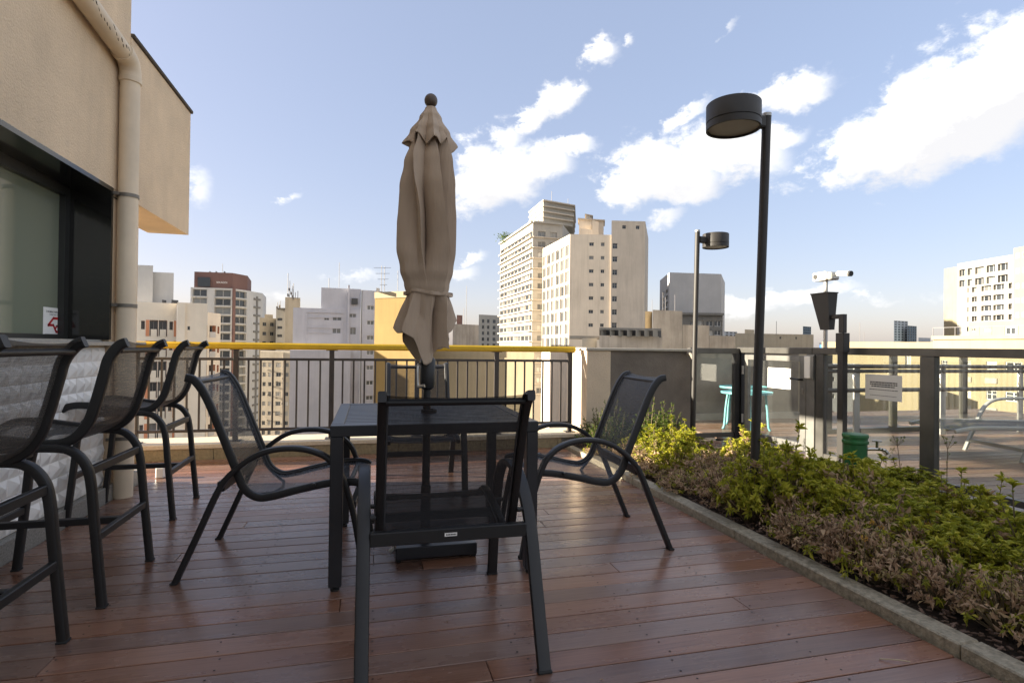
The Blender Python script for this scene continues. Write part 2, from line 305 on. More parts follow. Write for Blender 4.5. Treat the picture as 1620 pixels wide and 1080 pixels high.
# ------------------------------------------------------------------ mesh builder
class MB:
    def __init__(s): s.v = []; s.f = []; s.mi = []; s.sm = []
    def add(s, vs, fs, mi=0, smooth=False):
        o = len(s.v); s.v += [tuple(v) for v in vs]
        for f in fs: s.f.append(tuple(i+o for i in f)); s.mi.append(mi); s.sm.append(smooth)
        return s
    def box(s, x0, x1, y0, y1, z0, z1, mi=0):
        x0, x1 = min(x0, x1), max(x0, x1); y0, y1 = min(y0, y1), max(y0, y1); z0, z1 = min(z0, z1), max(z0, z1)
        return s.add([(x0, y0, z0), (x1, y0, z0), (x1, y1, z0), (x0, y1, z0), (x0, y0, z1), (x1, y0, z1), (x1, y1, z1), (x0, y1, z1)],
              [(0, 3, 2, 1), (4, 5, 6, 7), (0, 1, 5, 4), (1, 2, 6, 5), (2, 3, 7, 6), (3, 0, 4, 7)], mi)
    def cham(s, x0, x1, y0, y1, z0, z1, c=0.003, mi=0):
        """box with chamfered edges"""
        bm = bmesh.new(); bmesh.ops.create_cube(bm, size=1)
        for v in bm.verts: v.co = ((x0+x1)/2+v.co.x*(x1-x0), (y0+y1)/2+v.co.y*(y1-y0), (z0+z1)/2+v.co.z*(z1-z0))
        bmesh.ops.bevel(bm, geom=bm.edges[:], offset=c, segments=1, affect='EDGES', profile=0.5)
        bm.verts.index_update(); s.add([v.co.copy() for v in bm.verts], [[v.index for v in f.verts] for f in bm.faces], mi); bm.free(); return s
    def tube(s, pts, r, n=10, mi=0, caps=True, up=None, flat=None, smooth=True):
        """sweep a circle (radius r, may be a list) or a rounded bar (flat=(width along side, thickness)) along points"""
        pts = [Vector(p) for p in pts]; k = len(pts); rs = r if isinstance(r, (list, tuple)) else [r]*k
        vs = []; fs = []
        side = None
        for i, p in enumerate(pts):
            t = (pts[min(i+1, k-1)]-pts[max(i-1, 0)]).normalized()
            if up is not None: a = Vector(up); a = (a-t*a.dot(t)).normalized()
            else:
                if side is None:
                    a = Vector((0, 0, 1)) if abs(t.z) < 0.9 else Vector((1, 0, 0))
                else: a = side
                a = (a-t*a.dot(t)).normalized()
            side = a; b = t.cross(a)
            for j in range(n):
                an = 2*math.pi*(j+0.5)/n; c, q = math.cos(an), math.sin(an)
                if flat:
                    e = 0.35; c = math.copysign(abs(c)**e, c); q = math.copysign(abs(q)**e, q)
                    vs.append(p+a*(c*flat[0]/2)+b*(q*flat[1]/2))
                else: vs.append(p+a*(c*rs[i])+b*(q*rs[i]))
        for i in range(k-1):
            for j in range(n):
                fs.append((i*n+j, i*n+(j+1) % n, (i+1)*n+(j+1) % n, (i+1)*n+j))
        if caps: fs.append(tuple(range(n-1, -1, -1))); fs.append(tuple((k-1)*n+j for j in range(n)))
        return s.add(vs, fs, mi, smooth)
    def cyl(s, x, y, z0, z1, r, n=20, mi=0, r2=None):
        r2 = r if r2 is None else r2
        vs = [(x+r*math.cos(2*math.pi*j/n), y+r*math.sin(2*math.pi*j/n), z0) for j in range(n)]+[(x+r2*math.cos(2*math.pi*j/n), y+r2*math.sin(2*math.pi*j/n), z1) for j in range(n)]
        s.add(vs, [(j, (j+1) % n, n+(j+1) % n, n+j) for j in range(n)], mi, True)
        return s.add(vs, [tuple(range(n-1, -1, -1)), tuple(range(n, 2*n))], mi)
    def lathe(s, x, y, prof, n=24, mi=0, smooth=True):
        vs = []; fs = []
        for r, z in prof:
            for j in range(n): a = 2*math.pi*j/n; vs.append((x+r*math.cos(a), y+r*math.sin(a), z))
        for i in range(len(prof)-1):
            for j in range(n): fs.append((i*n+j, i*n+(j+1) % n, (i+1)*n+(j+1) % n, (i+1)*n+j))
        return s.add(vs, fs, mi, smooth)
    def prism(s, poly, z0, z1, mi=0):
        n = len(poly); vs = [(x, y, z0) for x, y in poly]+[(x, y, z1) for x, y in poly]
        return s.add(vs, [tuple(range(n-1, -1, -1)), tuple(range(n, 2*n))]+[(j, (j+1) % n, n+(j+1) % n, n+j) for j in range(n)], mi)
    def build(s, name, mats, parent=None, loc=None, rz=0.0):
        me = bpy.data.meshes.new(name); me.from_pydata(s.v, [], s.f)
        for mt in (mats if isinstance(mats, (list, tuple)) else [mats]): me.materials.append(MATS[mt] if isinstance(mt, str) else mt)
        me.polygons.foreach_set('material_index', s.mi); me.polygons.foreach_set('use_smooth', s.sm); me.update()
        if any(s.sm): 
            try: me.set_sharp_from_angle(angle=RAD(40))
            except Exception: pass
        return link(name, me, parent, loc, rz)
def link(name, me, parent=None, loc=None, rz=0.0):
    o = bpy.data.objects.new(name, me); COL.objects.link(o)
    if loc is not None: o.location = loc
    o.rotation_euler[2] = rz
    if parent is not None: o.parent = parent
    return o
def thing(name, label, cat, loc=(0, 0, 0), rz=0.0, group=None):
    o = bpy.data.objects.new(name, None); COL.objects.link(o); o.location = loc; o.rotation_euler[2] = rz
    return tag(o, label, cat, group)
def tag(o, label, cat=None, group=None, kind=None):
    if label: o['label'] = label
    if cat: o['category'] = cat
    if group: o['group'] = group
    if kind: o['kind'] = kind
    return o
def struct(o): o['kind'] = 'structure'; return o
def copy_tree(o, parent=None):
    c = o.copy(); COL.objects.link(c); c.parent = parent
    for ch in o.children: copy_tree(ch, c)
    return c
def smooth_path(pts, seg=6):
    """Catmull-Rom through points"""
    P = [Vector(p) for p in pts]; out = []
    for i in range(len(P)-1):
        a = P[max(i-1, 0)]; b = P[i]; c = P[i+1]; d = P[min(i+2, len(P)-1)]
        for k in range(seg):
            t = k/seg; out.append(0.5*((2*b)+(c-a)*t+(2*a-5*b+4*c-d)*t*t+(3*b-a-3*c+d)*t**3))
    out.append(P[-1]); return out

# ================================================================== SETTING
GROUND_Z = -42.0
struct(MB().add([(-4000, -4000, GROUND_Z), (4000, -4000, GROUND_Z), (4000, 4000, GROUND_Z), (-4000, 4000, GROUND_Z)], [(0, 1, 2, 3)]).build('ground',
       mat('street_ground', (0.10, 0.10, 0.095), 0.95, var=0.4, vscale=0.05)))
WX, KX = -1.75, 2.075            # wall plane, kerb face
# --- slab under everything
struct(MB().box(-4.2, 12, -4.0, 6.24, -0.40, -0.065).build('terrace_slab', 'deck_base'))

# --- wooden deck: every board a piece of its own
deck = struct(MB().box(-4.0, KX-0.006, 0.55, 5.79, -0.060, -0.028).build('deck', 'deck_base'))
PITCH = 0.121
_pl = {}
def plank(parent, x0, x1, yc, w, m_, z1=0.0):
    key = (round(x1-x0, 3), round(w, 3), m_)
    if key not in _pl:
        L_ = x1-x0
        me = MB().cham(-L_/2, L_/2, -w/2, w/2, -0.024, 0, 0.0022).build('plank', m_, parent)
        _pl[key] = me.data; o = me
    else: o = link('plank', _pl[key], parent)
    o.location = ((x0+x1)/2, yc, z1+random.uniform(-.0008, .0008)); o.rotation_euler[0] = random.uniform(-.004, .004)
    return o
SCREWS = []
y = 5.79-PITCH/2; row = 0
joints = [0.35, -0.55, 1.25, -0.15, 0.85, -1.0, 1.6, 0.1]
while y > 0.6:
    left = -4.0 if y > 4.95 else WX+0.028
    xs = [left]
    j = joints[row % len(joints)]+random.uniform(-.22, .22)
    if row % 3 != 1: xs.append(j)
    if row % 7 == 3 and j < 0.2: xs.append(j+1.7)
    xs.append(KX-0.010)
    for a, b in zip(xs[:-1], xs[1:]): plank(deck, a+0.0012, b-0.0012, y, PITCH-0.0055, 'plank')
    for k_ in range(8):
        xs_ = -1.55+.52*k_+(.0 if row % 2 else .02)
        if left < xs_ < KX-.05:
            for dy_ in (-.034, .034): SCREWS.append((xs_+random.uniform(-.006, .006), y+dy_+random.uniform(-.003, .003)))
    y -= PITCH; row += 1
b = MB()
for sx_, sy_ in SCREWS: b.add([(sx_+.0042*math.cos(k*math.pi/3), sy_+.0042*math.sin(k*math.pi/3), .0014) for k in range(6)], [(0, 1, 2, 3, 4, 5)])
o = b.build('deck_screws', 'rubber', deck); o['kind'] = 'stuff'

# --- second terrace behind the glass fence
deck2 = struct(MB().box(4.23, 11.5, 0.6, 8.2, -0.060, -0.028).build('side_deck', 'deck_base'))
y = 8.2-PITCH/2; row = 0
while y > 1.6:
    xs = [4.24]
    if row % 2: xs.append(random.uniform(5.6, 8.5))
    xs.append(11.45)
    for a, b in zip(xs[:-1], xs[1:]): plank(deck2, a+.0012, b-.0012, y, PITCH-0.006, 'plank_far')
    y -= PITCH; row += 1
# --- small landing in front of the gate
landing = struct(MB().box(3.36, 4.222, 4.72, 5.86, -0.060, -0.028).build('gate_landing', 'deck_base'))
y = 5.86-PITCH/2
while y > 4.74:
    plank(landing, 3.37, 4.215, y, PITCH-0.006, 'plank'); y -= PITCH
struct(MB().cham(3.86, 4.215, 4.02, 4.70, -0.06, 0.012, 0.004).build('terracotta_step', 'terracotta'))

# ================================================================== HOUSE WALL ON THE LEFT
house = thing('house_wall', 'beige stucco house wall with black framed window on the left', 'wall', (WX, 4.0, 0))
hp = Vector((WX, 4.0, 0))
def hb(name, m_, mb):
    o = mb.build(name, m_); o.parent = house; o.matrix_parent_inverse = Matrix.Translation(-hp); return o
hb('upper_wall', 'stucco', MB().box(-8, WX, -4, 4.69, 2.168, 6.2))
hb('pier', 'stucco', MB().box(-8, WX-0.002, 4.43, 4.90, -0.06, 2.165))
hb('lower_wall', 'stucco', MB().box(-2.2, WX-0.03, -4, 4.428, -0.06, 1.07))
hb('overhang', 'stucco', MB().box(-2.1, WX+0.004, 4.692, 6.10, 2.158, 3.36))
hb('coping', 'mould', MB().cham(-2.12, WX+0.022, 4.70, 6.125, 3.362, 3.395, .006))
hb('expansion_joint', 'mould', MB().box(WX-0.001, WX+0.0015, 4.43, 4.62, 2.105, 2.113))
hb('counter', 'counter_granite', MB().cham(-2.04, WX+0.055, -4, 4.93, 1.072, 1.098, .003))
hb('window_sill', 'counter_granite', MB().box(-2.06, -1.79, -4, 4.43, 1.0985, 1.112))
sk = hb('skirting', 'grey_granite', MB().cham(WX-0.03, WX+0.022, -1, 4.96, -0.02, 0.105, .004))
# window: black stone reveal, aluminium frame, tinted pane
hb('reveal_side', 'black_granite', MB().box(-2.06, WX+0.010, 4.402, 4.4295, 1.1125, 2.1655))
hb('reveal_head', 'black_granite', MB().box(-2.06, WX+0.010, -4, 4.4015, 2.138, 2.1665))
wf = hb('window_frame', 'dark_frame', MB().box(-2.06, -1.985, 4.345, 4.4015, 1.1125, 2.1375).box(-2.06, -1.985, -4, 4.3445, 2.075, 2.1375).box(-2.06, -1.985, -4, 4.3445, 1.1125, 1.142))
hb('window_pane', 'window_glass', MB().box(-2.030, -2.022, -4, 4.3445, 1.1425, 2.0745))
hb('room', 'room_wall', MB().add([(-2.2, -4, 0.9), (-2.2, 4.42, 0.9), (-6, 4.42, 0.9), (-6, -4, 0.9), (-2.2, -4, 2.9), (-2.2, 4.42, 2.9), (-6, 4.42, 2.9), (-6, -4, 2.9)],
   [(0, 1, 2, 3), (4, 7, 6, 5), (1, 5, 6, 2), (2, 6, 7, 3), (3, 7, 4, 0)]))
# relief tiles under the counter
T = 0.190
def relief_tile():
    b = MB(); n = 2; c = T/n; g = 0.0012
    for iy in range(n):
        for iz in range(n):
            y0, z0 = iy*c-T/2+(g if iy == 0 else 0), iz*c-T/2+(g if iz == 0 else 0)
            y1, z1 = (iy+1)*c-T/2-(g if iy == n-1 else 0), (iz+1)*c-T/2-(g if iz == n-1 else 0)
            ym, zm = (y0+y1)/2, (z0+z1)/2; h_ = 0.024
            ring = [(0, y0, z0), (.002, ym, z0), (0, y1, z0), (.002, y1, zm), (0, y1, z1), (.002, ym, z1), (0, y0, z1), (.002, y0, zm)]
            vs = ring+[(h_, ym+(.012 if (iy+iz) % 2 else -.012), zm+.010)]
            b.add(vs, [(k, (k+1) % 8, 8) for k in range(8)])
    e = T/2-g
    b.add([(0, -e, -e), (0, e, -e), (0, e, e), (0, -e, e), (-.006, -e, -e), (-.006, e, -e), (-.006, e, e), (-.006, -e, e)],
          [(0, 4, 5, 1), (1, 5, 6, 2), (2, 6, 7, 3), (3, 7, 4, 0)])
    return b
tile0 = None
for iz in range(5):
    for iy in range(16):
        p = (WX-0.0225, 4.42-T/2-iy*T, 0.108+T/2+iz*(T+0.0005))
        if tile0 is None: tile0 = hb('wall_tile', 'white_tile', relief_tile()); o = tile0
        else: o = link('wall_tile', tile0.data, house); o.matrix_parent_inverse = tile0.matrix_parent_inverse
        o.location = p
# downpipe
dp = thing('downpipe', 'cream painted rain pipe running down the corner of the house wall', 'pipe', (-1.683, 4.515, 0))
def dpb(name, m_, mb):
    o = mb.build(name, m_, dp); o.matrix_parent_inverse = Matrix.Translation((1.683, -4.515, 0)); return o
PXc, PYc, PR = -1.683, 4.515, 0.0615
dpb('vertical_pipe', 'pipe_paint', MB().lathe(PXc, PYc, [(PR, 0.0), (PR, 2.985)], 28))
dpb('elbow', 'pipe_paint', MB().tube(smooth_path([(PXc, PYc, 2.965), (PXc, PYc-.006, 3.03), (PXc, PYc-.05, 3.085), (PXc, PYc-.13, 3.105)]), PR+.006, 24))
dpb('sloping_pipe', 'pipe_paint', MB().tube([(PXc, PYc-.10, 3.100), (PXc, 3.66, 3.165)], PR, 24))
dpb('elbow', 'pipe_paint', MB().tube(smooth_path([(PXc, 3.72, 3.160), (PXc-.004, 3.63, 3.168), (PXc-.035, 3.575, 3.175), (PXc-.12, 3.56, 3.18)]), PR+.007, 24))
dpb('collar', 'pipe_paint', MB().lathe(PXc, PYc, [(PR, 2.94), (PR+.009, 2.945), (PR+.009, 2.98), (PR, 2.985)], 28))
dpb('collar', 'pipe_paint', MB().tube([(PXc, PYc-.12, 3.1025), (PXc, PYc-.155, 3.1055)], PR+.009, 24)); dpb('collar', 'pipe_paint', MB().tube([(PXc, 3.735, 3.159), (PXc, 3.70, 3.162)], PR+.010, 24))
for k in range(16):
    yy = PYc-.17-.58*(k/15.)**1.1; a = RAD(random.uniform(-38, -8)); zz = 3.107+(PYc-.1-yy)*.0855
    p_ = Vector((PXc+math.cos(a)*(PR+.0005), yy, zz+math.sin(a)*(PR+.0005)))
    dpb('stain_mark', 'mould', MB().tube([p_+Vector((.0, .016, -.012)), p_+Vector((.001, 0, 0)), p_+Vector((-.001, -.016, .016*random.uniform(.4, 1)))], [.001, random.uniform(.002, .005), .0008], 6))
for zz in (2.135, 1.355, 0.42):
    dpb('pipe_clamp', 'clamp', MB().lathe(PXc, PYc, [(PR+.001, zz-.012), (PR+.006, zz-.012), (PR+.006, zz+.012), (PR+.001, zz+.012)], 28).box(WX-.01, PXc-.03, PYc-PR-.03, PYc-PR+.0, zz-.010, zz+.010))
tag(MB().cham(-1.66, -1.60, 5.06, 5.12, 0.002, 0.085, .006).build('junction_box', 'white_plastic'), 'small white plastic box on the deck by the foot of the rain pipe', 'box')

# notice on the window
def text_mesh(name, body, size, m_, parent, loc, rot, align='CENTER'):
    cu = bpy.data.curves.new(name, 'FONT'); cu.body = body; cu.size = size; cu.align_x = align; cu.extrude = 0.0003
    t = bpy.data.objects.new(name, cu); COL.objects.link(t)
    me = bpy.data.meshes.new_from_object(t.evaluated_get(bpy.context.evaluated_depsgraph_get()))
    bpy.data.objects.remove(t); me.name = name; me.materials.append(MATS[m_])
    o = link(name, me, parent); o.location = loc; o.rotation_euler = rot; return o
p0 = on_x(68.5, 485, -2.0205); p1 = on_x(108.5, 534.5, -2.0205)
nw, nh = abs(p1.y-p0.y), abs(p0.z-p1.z); nc = Vector((-2.0205, (p0.y+p1.y)/2, (p0.z+p1.z)/2))
notice = thing('window_notice', 'white paper notice with red emblem stuck inside corner of window', 'notice', nc)
MB().box(0, .0012, -nw/2, nw/2, -nh/2, nh/2).build('sheet', 'paper', notice)
em = MB()
def seg2(b, a, c, w, x0=.0014, x1=.0024):
    a = Vector((a[0]*nw, a[1]*nh)); c = Vector((c[0]*nw, c[1]*nh)); d = (c-a).normalized(); n = Vector((-d.y, d.x))*w/2; a = a-d*w*.4; c = c+d*w*.4
    q = [a+n, a-n, c-n, c+n]
    b.add([(x0, v.x, v.y) for v in q]+[(x1, v.x, v.y) for v in q], [(4, 5, 6, 7), (0, 1, 5, 4), (1, 2, 6, 5), (2, 3, 7, 6), (3, 0, 4, 7)])
epts = [(-.32, -.09), (-.13, .15), (.07, .15), (.15, -.05), (.36, -.05), (.17, -.30), (-.02, -.30), (-.13, -.08), (-.32, -.09)]
for a, c in zip(epts[:-1], epts[1:]): seg2(em, a, c, .016)
seg2(em, (.12, .0), (-.07, -.2), .012); em.build('emblem', 'ink_red', notice)
b = MB(); seg2(b, (-.03, -.10), (.16, -.10), .008, .0026, .003); b.build('cigarette', 'ink', notice)
text_mesh('lettering', 'É PROIBIDO FUMAR NESTE LOCAL', nw*.052, 'ink', notice, (.0016, 0, nh*.33), (RAD(90), 0, RAD(90)))
text_mesh('lettering', 'Proibido fumar em local fechado', nw*.042, 'ink_grey', notice, (.0016, 0, nh*.25), (RAD(90), 0, RAD(90)))
b = MB()
for zz in (-.38, -.42, -.46): seg2(b, (-.42, zz), (.42, zz), .0018, .0014, .0018)
b.build('ruled_line', 'ink_grey', notice)

# ================================================================== RAILING AND PARAPET
ledge = tag(MB().cham(-4.0, 2.345, 5.805, 6.26, 0.10, 0.142, .005).build('parapet_ledge', 'ledge_granite'), 'low granite ledge carrying the black railing', 'ledge')
ledge['label'] = 'low beige granite ledge under the black railing with yellow handrail'
x = -4.0
while x < 2.07:
    x2 = min(x+0.86, 2.07 if x+.86 > 1.9 else x+.86)
    MB().cham(x+.0015, x2-.0015, 5.815, 5.86, -0.05, 0.0995, .004).build('ledge_stone', 'ledge_face', ledge); x = x2
MB().box(-4.0, 2.345, 5.87, 6.24, -.40, 0.0995).build('ledge_core', 'concrete_light', ledge)
RY = 5.96
rail = thing('balcony_railing', 'black metal balcony railing with a yellow painted handrail', 'railing', (0, RY, 0.142))
def rb(name, m_, mb):
    o = mb.build(name, m_, rail); o.matrix_parent_inverse = Matrix.Translation((0, -RY, -0.142)); return o
rb('handrail', 'yellow_paint', MB().cham(-4.0, 2.265, RY-.045, RY+.045, 1.040, 1.106, .016))
rb('top_bar', 'rail_metal', MB().cham(-4.0, 2.2, RY-.014, RY+.014, .930, .956, .002))
rb('bottom_bar', 'rail_metal', MB().cham(-4.0, 2.2, RY-.014, RY+.014, .236, .262, .002))
posts = [-3.87, -3.0, -2.13, -1.266, -.372, .49, 1.352, 2.205]
post_me = None; bal_me = None; foot_me = None
for i, xp in enumerate(posts):
    if post_me is None:
        o = rb('post', 'rail_metal', MB().cham(-.024, .024, RY-.022, RY+.022, .150, 1.036, .003)); post_me = o
        f_ = rb('base_plate', 'rail_metal', MB().cham(-.055, .055, RY-.05, RY+.05, .142, .150, .002)); foot_me = f_
        br = rb('bracket', 'rail_metal', MB().box(-.055, .055, RY-.024, RY+.024, 1.0325, 1.0398)); br_me = br
    else:
        for src in (post_me, foot_me, br_me):
            o = link(src.name.split('.')[0], src.data, rail); o.matrix_parent_inverse = src.matrix_parent_inverse; o.location.x = xp
    if i: 
        n = 7; a = posts[i-1]
        for k in range(1, n+1):
            xb = a+(xp-a)*k/(n+1)
            if bal_me is None: bal_me = rb('baluster', 'rail_metal', MB().cham(-.0085, .0085, RY-.0085, RY+.0085, .2622, .9298, .0015)); o = bal_me
            else: o = link('baluster', bal_me.data, rail); o.matrix_parent_inverse = bal_me.matrix_parent_inverse
            o.location.x = xb
for s_ in (post_me, foot_me, br_me): s_.location.x = posts[0]

par = thing('parapet_wall', 'stucco parapet wall, beige at the railing end and dark grey behind the plants', 'wall', (3.0, 5.9, 0))
def pb(name, m_, mb):
    o = mb.build(name, m_, par); o.matrix_parent_inverse = Matrix.Translation((-3.0, -5.9, 0)); return o
pb('beige_pier', 'pillar_stucco', MB().box(2.347, 2.633, 5.80, 6.24, -.3, 1.062))
pb('grey_panel', 'grey_wall', MB().box(2.635, 3.66, 5.82, 6.24, -.3, 1.062))
pb('coping', 'concrete_light', MB().cham(2.325, 3.685, 5.78, 6.26, 1.064, 1.096, .006))
pb('drain_spout', 'grey_wall_light', MB().tube(smooth_path([(3.60, 5.79, 1.04), (3.62, 5.74, 1.02), (3.63, 5.72, .98), (3.66, 5.72, .96)]), .025, 10))
# walls round the far side of the second terrace
w2 = thing('terrace_wall', 'dark grey stucco wall closing the second terrace behind the blue tables', 'wall', (5.0, 8.1, 0))
for nm, m_, bx_ in (('back_wall', 'grey_wall_light', (2.9, 6.75, 7.6, 7.85, -.3, 1.04)),
                   ('coping', 'concrete_light', (2.9, 6.78, 7.57, 7.88, 1.042, 1.07)),
                   ('plinth', 'concrete_light', (2.9, 6.74, 7.55, 7.598, -.02, .10))):
    o = MB().box(*bx_).build(nm, m_, w2); o.matrix_parent_inverse = Matrix.Translation((-5.0, -8.1, 0))

# ================================================================== GLASS FENCE AND GATE
FX = 4.40
fence = thing('glass_fence', 'glass fence with dark metal posts and top rail along the planter', 'fence', (FX, 3.4, 0))
def fb(name, m_, mb, par_=None):
    o = mb.build(name, m_, par_ or fence)
    if par_ is None: o.matrix_parent_inverse = Matrix.Translation((-FX, -3.4, 0))
    return o
fb('top_rail', 'fence_metal', MB().cham(FX-.03, FX+.03, 0.3, 4.735, 1.058, 1.124, .004))
fb('bottom_rail', 'fence_metal', MB().cham(FX-.022, FX+.022, 0.3, 4.69, .022, .072, .003))
fposts = [4.64, 3.53, 2.38, 1.23]
for yp in fposts:
    w_ = .05 if yp > 4 else .062
    fb('post', 'fence_metal', MB().cham(FX-.030, FX+.030, yp-w_, yp+w_, 0.008, 1.0575, .004)); fb('base_plate', 'fence_metal', MB().box(FX-.075, FX+.075, yp-.10, yp+.10, 0, .007))
for a, b_ in zip(fposts[:-1], fposts[1:]):
    fb('glass_panel', 'fence_glass', MB().box(FX-.004, FX+.004, b_+.063, a-.063, .0725, 1.0575))
fen2 = thing('glass_screen', 'short glass screen between the grey parapet and the gate', 'fence', (4.0, 5.9, 0))
for nm, m_, bx_ in (('top_rail', 'fence_metal', (3.69, 4.36, 5.875, 5.935, 1.045, 1.108)), ('post', 'black_metal', (3.668, 3.72, 5.87, 5.93, .002, 1.0445)),
                    ('post', 'black_metal', (4.30, 4.365, 5.865, 5.935, .002, 1.0445)), ('glass_panel', 'fence_glass', (3.7205, 4.2995, 5.896, 5.904, .09, 1.0445)),
                    ('bottom_rail', 'fence_metal', (3.7205, 4.2995, 5.88, 5.92, .035, .0895))):
    o = MB().cham(*bx_, .002).build(nm, m_, fen2); o.matrix_parent_inverse = Matrix.Translation((-4.0, -5.9, 0))
# header rail over the gate
gate = thing('glass_gate', 'glass gate in a pale metal frame with a blank white sheet on it', 'gate', (FX, 5.3, 0))
def gb(name, m_, mb, par_=None):
    o = mb.build(name, m_, gate); o.matrix_parent_inverse = Matrix.Translation((-FX, -5.3, 0))
    return o
G0, G1 = 4.83, 5.80
gb('header_rail', 'fence_metal', MB().cham(FX-.032, FX+.032, 4.737, 5.935, 1.056, 1.122, .004))
gb('hinge_post', 'black_metal', MB().cham(FX-.03, FX+.03, 5.85, 5.93, .002, 1.0555, .003))
gb('latch_post', 'gate_metal', MB().cham(FX-.03, FX+.03, 4.705, 4.815, .002, 1.0555, .003))
gb('stile', 'gate_metal', MB().cham(FX-.022, FX+.022, G0, G0+.085, .05, 1.035, .003)); gb('stile', 'gate_metal', MB().cham(FX-.022, FX+.022, G1-.06, G1, .05, 1.035, .003))
gb('top_frame', 'gate_metal', MB().cham(FX-.022, FX+.022, G0+.0855, G1-.0605, .975, 1.035, .003)); gb('bottom_frame', 'gate_metal', MB().cham(FX-.022, FX+.022, G0+.0855, G1-.0605, .05, .125, .003))
gb('glass_panel', 'fence_glass', MB().box(FX-.004, FX+.004, G0+.0855, G1-.0605, .1255, .9745))
gb('handle', 'black_metal', MB().tube([(FX-.022, G0+.045, .79), (FX-.07, G0+.045, .79), (FX-.07, G0+.17, .795)], .011, 8))
gb('lock', 'steel', MB().cham(FX-.028, FX-.022, G0+.025, G0+.05, .64, .70, .002))
for zz in (.22, .80): gb('hinge', 'light_metal', MB().cyl(FX-.03, G1+.022, zz, zz+.10, .012, 10))
s0 = on_x(1215, 581, FX-.006); s1 = on_x(1251, 616, FX-.006)
tag(MB().box(FX-.0065, FX-.0055, s1.y, s0.y, s1.z, s0.z).build('gate_notice', 'paper'), 'blank white paper sheet taped to the glass gate', 'notice')
s0 = on_x(1369, 591, FX-.006); s1 = on_x(1427, 636, FX-.006)
fn = thing('fence_notice', 'pale paper notice with lines of small print on the glass fence', 'notice', (FX-.006, (s0.y+s1.y)/2, (s0.z+s1.z)/2))
fw, fh = abs(s0.y-s1.y), abs(s0.z-s1.z)
MB().box(-.0005, .0005, -fw/2, fw/2, -fh/2, fh/2).build('sheet', mat('grey_paper', (0.62, 0.61, 0.57), .6), fn)
b = MB()
for z_, a, c, t_ in ((.19, -.36, .38, .011), (.11, -.36, .38, .011), (.03, -.32, .32, .010), (-.10, -.38, .40, .006), (-.33, -.36, .36, .004)):
    yy = -a*fw
    end = -c*fw
    while yy > end:
        wl = random.uniform(.008, .03); b.box(-.0012, -.0006, max(yy-wl, end), yy, z_*fh-t_/2, z_*fh+t_/2); yy -= wl+.004
b.build('printed_line', 'ink', fn)
ic = thing('intercom', 'white entry keypad on the gate post beside the dark floodlight post', 'intercom', (FX-.03, 4.77, .92))
MB().cham(-.028, -.001, -.035, .045, -.11, .115, .004).build('housing', 'white_plastic', ic); MB().cham(-.026, -.001, -.075, -.037, -.12, .12, .003).build('side_bracket', 'gate_metal', ic)
# floodlight post
fl = thing('floodlight_post', 'dark square post carrying a tapered floodlight by the green pipe', 'floodlight', (4.25, 4.24, 0))
MB().cham(-.028, .028, -.033, .033, 0, 1.20, .003).build('lower_post', 'lamp_metal', fl); MB().cham(-.036, .036, -.046, .046, 1.08, 1.26, .003).build('sleeve', 'lamp_metal', fl)
MB().cham(-.022, .022, -.028, .028, 1.262, 1.435, .003).build('upper_post', 'lamp_metal', fl); MB().cham(-.018, .018, .0285, .13, 1.395, 1.435, .003).build('arm', 'lamp_metal', fl)
b = MB(); zt, zb = 1.64, 1.295
top = [(-.055, .115), (.055, .115), (.055, .33), (-.055, .33)]; bot = [(-.03, .125), (.03, .125), (.03, .235), (-.03, .235)]
b.add([(x_, y_, zb) for x_, y_ in bot]+[(x_, y_, zt) for x_, y_ in top], [(3, 2, 1, 0), (4, 5, 6, 7), (0, 1, 5, 4), (1, 2, 6, 5), (2, 3, 7, 6), (3, 0, 4, 7)])
hd = b.build('lamp_head', 'lamp_metal', fl)
b = MB(); b.box(-.060, .060, .110, .336, 1.641, 1.652); b.build('lid', 'lamp_metal', hd)
# cctv
cc = thing('security_camera', 'white security camera on a thin pale pole above the gate post', 'camera', (4.46, 4.66, 0))
MB().cyl(0, 0, .0, 1.80, .020, 14).build('pole', 'light_metal', cc)
bd = MB().cham(-.075, .055, -.07, .105, 1.80, 1.885, .012).build('camera_body', 'white_plastic', cc); MB().tube([(-.0745, .055, 1.842), (-.083, .055, 1.842)], .026, 16).build('lens', 'ink', bd)
MB().cham(-.06, .05, -.125, -.071, 1.797, 1.875, .012).build('camera_housing', 'light_metal', cc); MB().tube([(-.0, -.125, 1.845), (0, -.19, 1.847)], .007, 8).build('arm', 'light_metal', cc)
b = MB().tube([(-.02, -.17, 1.85), (-.02, -.30, 1.835)], .026, 12); b.build('side_camera', 'white_plastic', cc); MB().tube([(-.02, -.301, 1.835), (-.02, -.325, 1.832)], .027, 12).build('lens_hood', 'ink', cc)

# ================================================================== SECOND TERRACE FURNITURE AND RAILS
hr = thing('pipe_guard_rail', 'pale metal guard rail with round pipes on the second terrace', 'railing', (7.6, 5.75, 0))
def at_guard(px, py): return on_y(px, py, 5.75)
gpx = [1355, 1491, 1614, 1740]
for i, gx in enumerate(gpx):
    q = at_guard(gx, 600).x-7.6
    MB().cham(q-.045, q+.045, -.012, .012, 0.0, .93, .003).build('post', 'light_metal', hr)
    MB().tube(smooth_path([(q, -.013, .62), (q-.06, -.03, .66), (q-.07, -.03, .80), (q, -.03, .845)]), .014, 8).build('bracket', 'steel', hr)
x0_ = at_guard(1300, 600).x-7.6; x1_ = at_guard(1745, 600).x-7.6
for zz, rr in ((.90, .027), (.84, .024), (.60, .027)): MB().tube([(x0_, -.03, zz), (x1_, -.03, zz)], rr, 12).build('pipe', 'fence_metal', hr)
gp = thing('terrace_glass_parapet', 'far glass parapet with dark posts in front of the yellow building', 'fence', (8.5, 6.1, 0))
